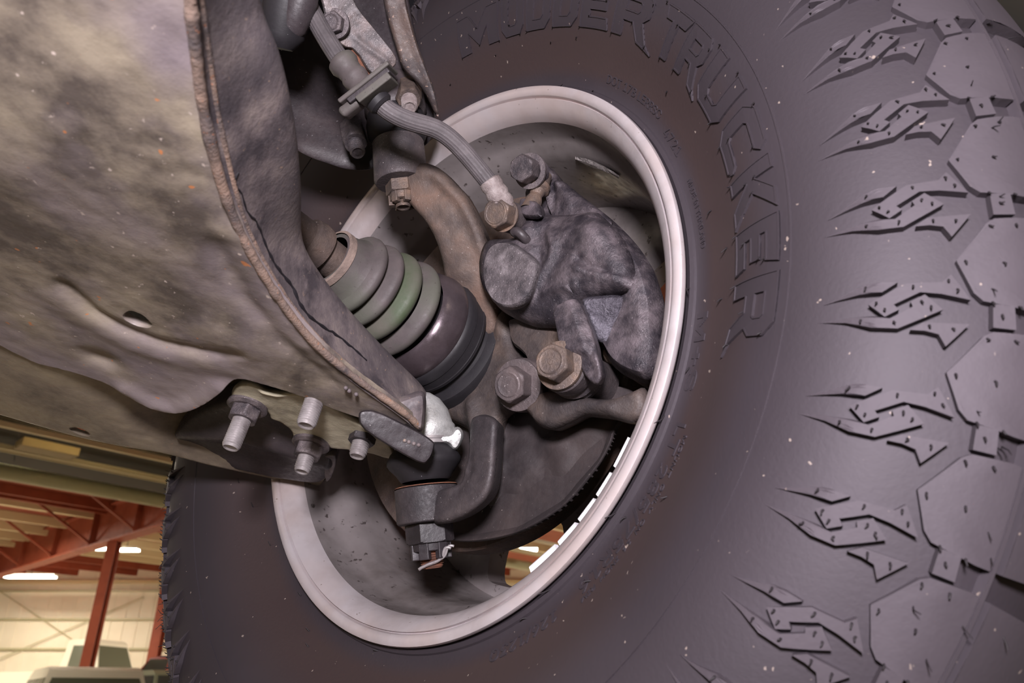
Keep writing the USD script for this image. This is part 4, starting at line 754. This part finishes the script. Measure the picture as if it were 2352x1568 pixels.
CA.part('cylinder_cap', cast(cyl, axial(-.0205), .02, .004, [('dome', k(5, [(450, 1150)])[0], .012, -.001)], view=True, res=.0018, rough=.0005), FACE, 'rough grey round cylinder cap')
leg = k(6, [(885, 290), (960, 225), (1060, 170), (1110, 215), (1160, 350), (1215, 500), (1270, 690), (1305, 850), (1300, 900), (1240, 960), (1160, 900), (1080, 760), (1000, 650), (955, 645), (925, 500)])
CA.part('bracket_leg', cast(leg, axial(-.019), .020, .0016, [('flat', k(6, [(870, 280), (1055, 175), (1085, 230), (1150, 430), (1215, 640), (1190, 690), (950, 670), (910, 480)]), .0045, .0022), ('ridge', k(6, [(1260, 700), (1300, 850)]), .004, .0015)], view=True, res=.0016, smooth=1, rough=.0006), CALP)
pocket = k(6, [(1095, 200), (1130, 160), (1300, 150), (1460, 130), (1480, 200), (1450, 330), (1400, 430), (1390, 560), (1370, 600), (1260, 590), (1220, 520), (1160, 360)])
CA.part('pocket_face', cast(pocket, Frame(axial(.000).hit(np.array([1375., 730.])), -n * .85 - up * .35 + e2 * .1), .02, .004, (), view=True, res=.0022, rough=.0012), grime('pocket_bead', g((92, 88, 97)), g((64, 60, 68)), g((128, 124, 134)), 90, rough=(.25, .4), bump=1.0, bscale=420, metallic=.35), 'glossy pebbled recess of the caliper')
o = axial(-.020).hit(np.array([1222., 388.])); ea = unit(unit(EYE - o) * .84 - right * .48 + upc * .12)
CA.part('upper_bolt', [prism(6, .0102, -.002, .010, axial(-.022).hit(np.array([1212., 390.])), ea, .0016, .2), lathe([(-.004, .0075), (-.0035, .0128), (-.0015, .0128), (-.0012, .009)], axial(-.022).hit(np.array([1214., 392.])), ea, 40)], NUTD, 'large grey hex bolt on the ear', smooth=30)
CA.part('upper_sleeve', lathe([(-.012, .0095), (-.004, .0100), (-.003, .009)], axial(-.022).hit(np.array([1216., 392.])), ea, 40), CALP, smooth=40)
b0, b1 = at(1246, 412, .545), at(1222, 470, .535); bx = unit(b1 - b0)
CA.part('bleed_nipple', lathe([(-.004, 0), (-.004, .006), (.004, .0066), (.006, .0080), (.010, .0080), (.011, .0058), (.0155, .0046), (.020, .0062), (.030, .007)], b0, bx, 28), NUTR, 'rusty bleed nipple', smooth=30)
CA.part('bleed_boss', cast(k(5, [(535, 545), (550, 450), (580, 430), (640, 445), (700, 470), (740, 540), (740, 620), (560, 610)]), axial(-.018), .02, .003, (), view=True, res=.002, smooth=1, rough=.0006), CALP)
gb = axial(-.020).hit(np.array([1288., 840.])); ga = unit(unit(EYE - gb) * .84 - right * .46 + upc * .22)
CA.part('guide_bolt', [prism(6, .0118, .002, .013, gb, ga, .0018, .5), lathe([(0, .004), (0, .0152), (.0025, .0152), (.003, .013), (.003, .004)], gb, ga, 48), lathe([(.0128, .0085), (.0136, .0076), (.0128, .006), (.0126, .0028), (.0132, .002), (.0132, 0)], gb, ga, 36)], NUTR, 'worn hex guide bolt head with bright edges', smooth=30)
CA.part('guide_sleeve', lathe([(-.055, .0150), (-.030, .0150), (-.028, .0165), (-.026, .0150), (-.024, .0170), (-.021, .0150), (-.0185, .0172), (-.015, .0150), (-.012, .0165), (-.002, .0160), (0, .014)], gb, ga, 56), CAST, 'ridged guide pin boot', smooth=40)
tq = k(6, [(540, 1140), (640, 1110), (700, 1080), (730, 990), (900, 1020), (1060, 1050), (1180, 1060), (1300, 1080), (1420, 1060), (1560, 1000), (1660, 940), (1700, 1080), (1660, 1240), (1540, 1290), (1400, 1250), (1280, 1230), (1180, 1220), (1120, 1215), (1000, 1280), (870, 1340), (820, 1350), (740, 1330), (680, 1290), (640, 1220)])
CA.part('carrier_lower', cast(tq, axial(.004), .030, .005, [('ridge', k(6, [(700, 1160), (900, 1170), (1200, 1130), (1450, 1120)]), .012, .002), ('dome', k(6, [(1390, 1170)])[0], .004, .002)], view=True, res=.0026, rough=.0008), KDARK)
tu = k(6, [(440, 330), (450, 480), (470, 580), (545, 630), (600, 690), (612, 740), (660, 760), (700, 830), (735, 900), (725, 1010), (720, 1080), (800, 1080), (900, 1020), (960, 900), (990, 760), (950, 560), (900, 400), (700, 330)])
CA.part('carrier_upper', cast(tu, axial(.012), .028, .004, (), view=True, res=.0026, rough=.0008), KDARK)
CA.part('carrier_pad', cast(k(6, [(1270, 620), (1370, 590), (1480, 640), (1640, 760), (1760, 860), (1720, 1000), (1560, 900), (1420, 800), (1300, 760)]), axial(.030), .02, .004, (), view=True, res=.003, rough=.001), BROWN)
CA.part('cylinder_tab', cast(k(5, [(180, 940), (200, 860), (250, 820), (290, 830), (280, 950), (225, 1030), (190, 1000)]), axial(-.004), .012, .003, (), view=True, res=.0018), CAST)
# ---- rotor and shield
RO = Thing('brake_rotor', 'brown rusted brake rotor edge behind the caliper', 'brake rotor', C + .06 * n)
RO.part('friction_ring', lathe([(.052, .08), (.052, .1500), (.054, .1515), (.074, .1515), (.076, .150), (.076, .08)], C, n, 160), BROWN, smooth=30)
RO.part('rotor_hat', lathe([(.052, .085), (.12, .080), (.125, .07), (.125, .0)], C, n, 96), BROWN, smooth=30)
SHD = Thing('dust_shield', 'dark pressed brake dust shield under the caliper at the lower right inside the wheel', 'dust shield', axial(.035).hit(np.array([1200., 1100.])))
sh = [(1470, 900), (1450, 940), (1425, 978), (1414, 1012), (1398, 1046), (1360, 1103), (1312, 1158), (1256, 1198), (1200, 1224), (1140, 1240), (1080, 1246), (1030, 1240), (985, 1220), (960, 1150), (960, 1000), (1080, 880), (1200, 860), (1330, 880), (1400, 880)]
sb = [('ridge', [(1432, 985), (1390, 1065), (1300, 1172), (1190, 1232), (1080, 1250), (1010, 1244)], .007, .005), ('ridge', [(1400, 985), (1370, 1040), (1290, 1130), (1200, 1190), (1090, 1210), (1030, 1200)], .006, -.003), ('ridge', [(1240, 1020), (1260, 1100), (1180, 1160), (1110, 1170)], .010, -.004), ('ridge', [(1140, 990), (1150, 1070), (1130, 1150)], .006, .006), ('ridge', [(1250, 1020), (1340, 990), (1400, 985)], .008, .003), ('flat', [(1160, 1040), (1220, 1010), (1330, 1020), (1290, 1100), (1200, 1150), (1150, 1120)], .003, .006)]
SHD.part('shield_plate', cast(sh, axial(.036), .003, .001, sb, res=.003, rough=.0002), grime('shield_paint', g((56, 50, 51)), g((42, 38, 40)), g((72, 63, 62)), 16, speck=g((150, 140, 134)), speck_amt=.70, rough=(.42, .66), bump=.12, bscale=280))

# ---- drive shaft: outer joint boot with its bellows
DS = Thing('drive_shaft', 'drive shaft with ribbed rubber boot running from behind the arm into the hub', 'drive shaft', C)
dax = unit(-n * math.cos(math.radians(8)) + up * math.sin(math.radians(8)) + e2 * .12); DO = C + .022 * n
DS.part('hub_seal', lathe([(-.006, .0490), (-.004, .0508), (.004, .0510), (.0075, .0500), (.009, .0470), (.010, .0430), (.012, .0418), (.016, .0425), (.018, .042), (.018, .02)], DO, dax, 120), BOOTR, 'black rubber hub seal', smooth=40)
DS.part('boot_clamp', lathe([(.016, .0440), (.018, .0462), (.0205, .0464), (.0212, .0458), (.0275, .0456), (.0282, .0462), (.0335, .0458), (.036, .0440), (.038, .041)], DO, dax, 120), BOOTR, smooth=40)
DS.part('joint_can', lathe([(.034, .0425), (.038, .0445), (.042, .0442), (.046, .0430), (.054, .0405), (.057, .036)], DO, dax, 120), CAN, 'shiny dark metal joint can', smooth=50)
crest = [(.0665, .0405, BOOTG, .0055), (.0835, .0372, BOOTO, .0058), (.0985, .0340, BOOTG, .0052), (.1125, .0315, BOOTG, .0052)]
for q, (t, R, mt, w) in enumerate(crest):
    P = [(t - w * 1.45, R - .0105), (t - w * 1.1, R - .0075), (t - w * .75, R - .0022), (t - w * .4, R - .0004), (t, R), (t + w * .4, R - .0006), (t + w * .8, R - .0028), (t + w * 1.15, R - .0062), (t + w * 1.5, R - .0092)]
    DS.part('bellows_fold', lathe(P, DO, dax, 120), mt, smooth=70)
DS.part('bellows_core', lathe([(.05, .031), (.075, .029), (.09, .0262), (.105, .0235), (.120, .0215)], DO, dax, 80), BOOTR, smooth=70)
DS.part('boot_neck', lathe([(.118, .026), (.122, .0235), (.130, .0215), (.134, .0205), (.1345, .017)], DO, dax, 80), BOOTG, smooth=50)
DS.part('neck_clamp', lathe([(.1300, .0205), (.1305, .0222), (.1350, .0220), (.1355, .020)], DO, dax, 64), CLAMPM, 'dusty tan clamp band', smooth=30)
DS.part('shaft', lathe([(.10, .0125), (.142, .0130), (.144, .0165), (.150, .0175), (.156, .0165), (.158, .0135), (.30, .0135)], DO, dax, 48), BROWN, 'rusty brown shaft', smooth=40)
# ================================================================ parked vehicles at the end of the shop
GLASS = plain('car_glass', (.05, .055, .05), .05)
GLASSL = plain('car_glass_pale', lin((100, 104, 88)), .2)
TYRE = plain('car_tire', lin((30, 28, 28)), .8); CHROME = plain('car_chrome', lin((210, 205, 195)), .2, .9)
def paint(nm, c): return plain('car_paint_' + nm, lin(c), .25)
def car(name, label, cat, px, roof_py, y, L, Wd, H, kind, body, yaw=0.0, glass=GLASS, lift=0.0, trim=None):
    """A parked vehicle: lower body, cabin, windows, wheels; its roof reaches the traced picture height at distance y."""
    c = hit_y(px, roof_py, y); z0 = lift
    t = Thing(name, label, cat, (c[0], y, z0)); ax = np.array([math.cos(yaw), math.sin(yaw), 0]); ay = np.array([-math.sin(yaw), math.cos(yaw), 0])
    O = np.array([c[0], y, z0])
    def prof(P, w, inset=0.0, h=None):
        P = np.array(P, float); poly = sg.Polygon(P).buffer(-.03).buffer(.03); m = trimesh.creation.extrude_polygon(poly, w, engine='earcut'); v = np.array(m.vertices)
        return O + v[:, 0:1] * ax + (v[:, 2:3] - w / 2) * ay + v[:, 1:2] * up, np.array(m.faces)
    def tap(P, w, wt, z1, z2):
        v, f = prof(P, w); d = v - O; s_ = d @ ay; zz = np.clip((d[:, 2] - z1) / (z2 - z1), 0, 1); k_ = 1 + (wt / w - 1) * zz
        return O + (d @ ax)[:, None] * ax + (s_ * k_)[:, None] * ay + d[:, 2:3] * up, f
    h = L / 2; b = H * .58
    if kind == 'pickup': cab = [(-.45, b), (-.42, H * .97), (-.36, H), (.42, H), (.50, H * .96), (.78, b)]; low = [(-h, .45), (-h, b * .98), (-.55, b), (1.0, b), (h - .1, b * .93), (h, b * .8), (h, .45)]
    elif kind == 'wagon': cab = [(-h + .1, b), (-h + .28, H * .95), (-h + .5, H), (.35, H), (.55, H * .97), (1.05, b)]; low = [(-h, .35), (-h, b * .97), (1.05, b), (h - .1, b * .9), (h, b * .75), (h, .35)]
    else: cab = [(-h * .62, b), (-h * .36, H * .97), (-h * .2, H), (.25, H), (.45, H * .96), (1.0, b)]; low = [(-h, .35), (-h, b * .92), (-h * .6, b), (1.0, b), (h - .1, b * .88), (h, b * .7), (h, .35)]
    t.part('body', tap(low, Wd, Wd * .94, .4, b), body, smooth=30)
    t.part('cabin', tap(cab, Wd * .92, Wd * .74, b, H), body, smooth=30)
    cx = [p[0] for p in cab]; x0, x1 = min(cx), max(cx)
    # side windows, windscreen, rear window as slabs standing proud of the cabin
    zs0, zs1 = b + .05, H - (.16 if kind == 'wagon' else .17 if kind == 'pickup' else .10)
    def wx(z): # cabin x range at height z
        g2 = sg.Polygon(cab).intersection(sg.LineString([(-9, z), (9, z)])); return g2.bounds[0], g2.bounds[2]
    nwin = 1 if kind == 'pickup' else (3 if kind == 'wagon' else 2)
    a0, a1 = wx(zs0); b0, b1 = wx(zs1)
    for sgn in (-1, 1):
        for w in range(nwin):
            f0, f1 = w / nwin + .03, (w + 1) / nwin - .03
            mg = .17 if kind == 'pickup' else 0
            P = [(a0 + (a1 - a0) * f0 + .05 + mg, zs0), (a0 + (a1 - a0) * f1 - (.34 if kind == 'pickup' else .05), zs0), (b0 + (b1 - b0) * f1 - (.14 if kind == 'pickup' else 0), zs1), (b0 + (b1 - b0) * f0 + mg, zs1)]
            def yz(z): return Wd * .5 * (.92 + (.74 - .92) * (z - b) / (H - b)) + .006
            V = np.array([O + x * ax + sgn * (yz(z) + e) * ay + z * up for e in (-.02, .006) for x, z in P]); hh = trimesh.convex.convex_hull(V); t.part('side_window', (np.array(hh.vertices), np.array(hh.faces)), glass)
        if kind == 'pickup':
            V = np.array([O + x * ax + sgn * (yz(z) + e) * ay + z * up for e in (-.02, .008) for x, z in ((.46, zs0), (.66, zs0), (.44, zs1))]); hh = trimesh.convex.convex_hull(V); t.part('side_window', (np.array(hh.vertices), np.array(hh.faces)), glass)
    for xa, xb, nm in ((a1, b1, 'windscreen'), (a0, b0, 'rear_window')):
        s_ = 1 if nm == 'windscreen' else -1; wa, wb = Wd * .43, Wd * .35
        V = np.array([O + (x + s_ * e) * ax + y_ * ay + z * up for e in (-.03, .012) for x, y_, z in ((xa, -wa, zs0), (xa, wa, zs0), (xb, wb, zs1), (xb, -wb, zs1))]); hh = trimesh.convex.convex_hull(V); t.part(nm, (np.array(hh.vertices), np.array(hh.faces)), glass)
    for x in (-h * .62, h * .62):
        for sgn in (-1, 1): t.part('wheel', lathe([(-.1, .0), (-.1, .30), (-.07, .33), (.07, .33), (.1, .30), (.1, .2), (.08, .18), (.08, 0)], O + x * ax + sgn * (Wd / 2 - .1) * ay + .33 * up, ay, 28), TYRE)
    for sgn in (-1, 1): t.part('mirror', rbox(O + (x1 - .25) * ax + sgn * (Wd / 2 + .05) * ay + (b + .08) * up, ax * .04, ay * .09, up * .06, .02), CHROME)
    t.part('bumper', rbox(O + (h + .03) * ax + .5 * up, ax * .05, ay * Wd / 2, up * .08, .03), CHROME)
    if trim: t.part('stripe', box(O + up * (b * .86), ax * (h * .99), ay * (Wd / 2 * .985), up * .05), trim, 'red stripe along the side')
    return t
def roofz(px, py, y): return hit_y(px, py, y)[2]
y1 = 13.0; H1 = roofz(205, 1533, y1); car('estate_car', 'white estate car in front, standing nose towards the wheel', 'car', 212, 1533, y1, 4.3, 1.72, H1, 'wagon', paint('white', (236, 232, 214)), -.95, GLASSL)
y2 = 24.0; H2 = 2.02; dz = roofz(240, 1471, y2) - H2
stg = box((hit_y(240, 1471, y2)[0] + .0, y2, dz / 2), np.array([2.7, 0, 0]), np.array([0, 1.2, 0]), np.array([0, 0, dz / 2]))
solo('platform', stg, FLOOR, 'low concrete display platform under the cream pickup truck', 'platform')
car('pickup_truck', 'cream white old pickup truck standing behind the slim column', 'truck', 226, 1471, y2, 4.7, 1.85, H2, 'pickup', paint('cream', (238, 234, 216)), -.15, GLASSL, lift=dz)
y3 = 18.0; car('saloon_car', 'white saloon with red side stripe at the left edge of the picture', 'car', -150, 1522, y3, 4.6, 1.8, roofz(0, 1522, y3), 'saloon', paint('white_left', (240, 236, 224)), .1, GLASSL, trim=paint('red', (170, 30, 26)))
y4 = 16.5; car('saloon_car', 'dark green saloon beside the tire edge', 'car', 415, 1540, y4, 4.4, 1.75, roofz(400, 1540, y4), 'saloon', paint('green_grey', (120, 124, 104)), -.8, GLASS)
y5 = 26.5; car('saloon_car', 'maroon saloon far right of the pickup truck, against the wall', 'car', 420, 1512, y5, 4.5, 1.8, roofz(350, 1508, y5), 'saloon', paint('maroon', (120, 34, 26)), .1, GLASS)
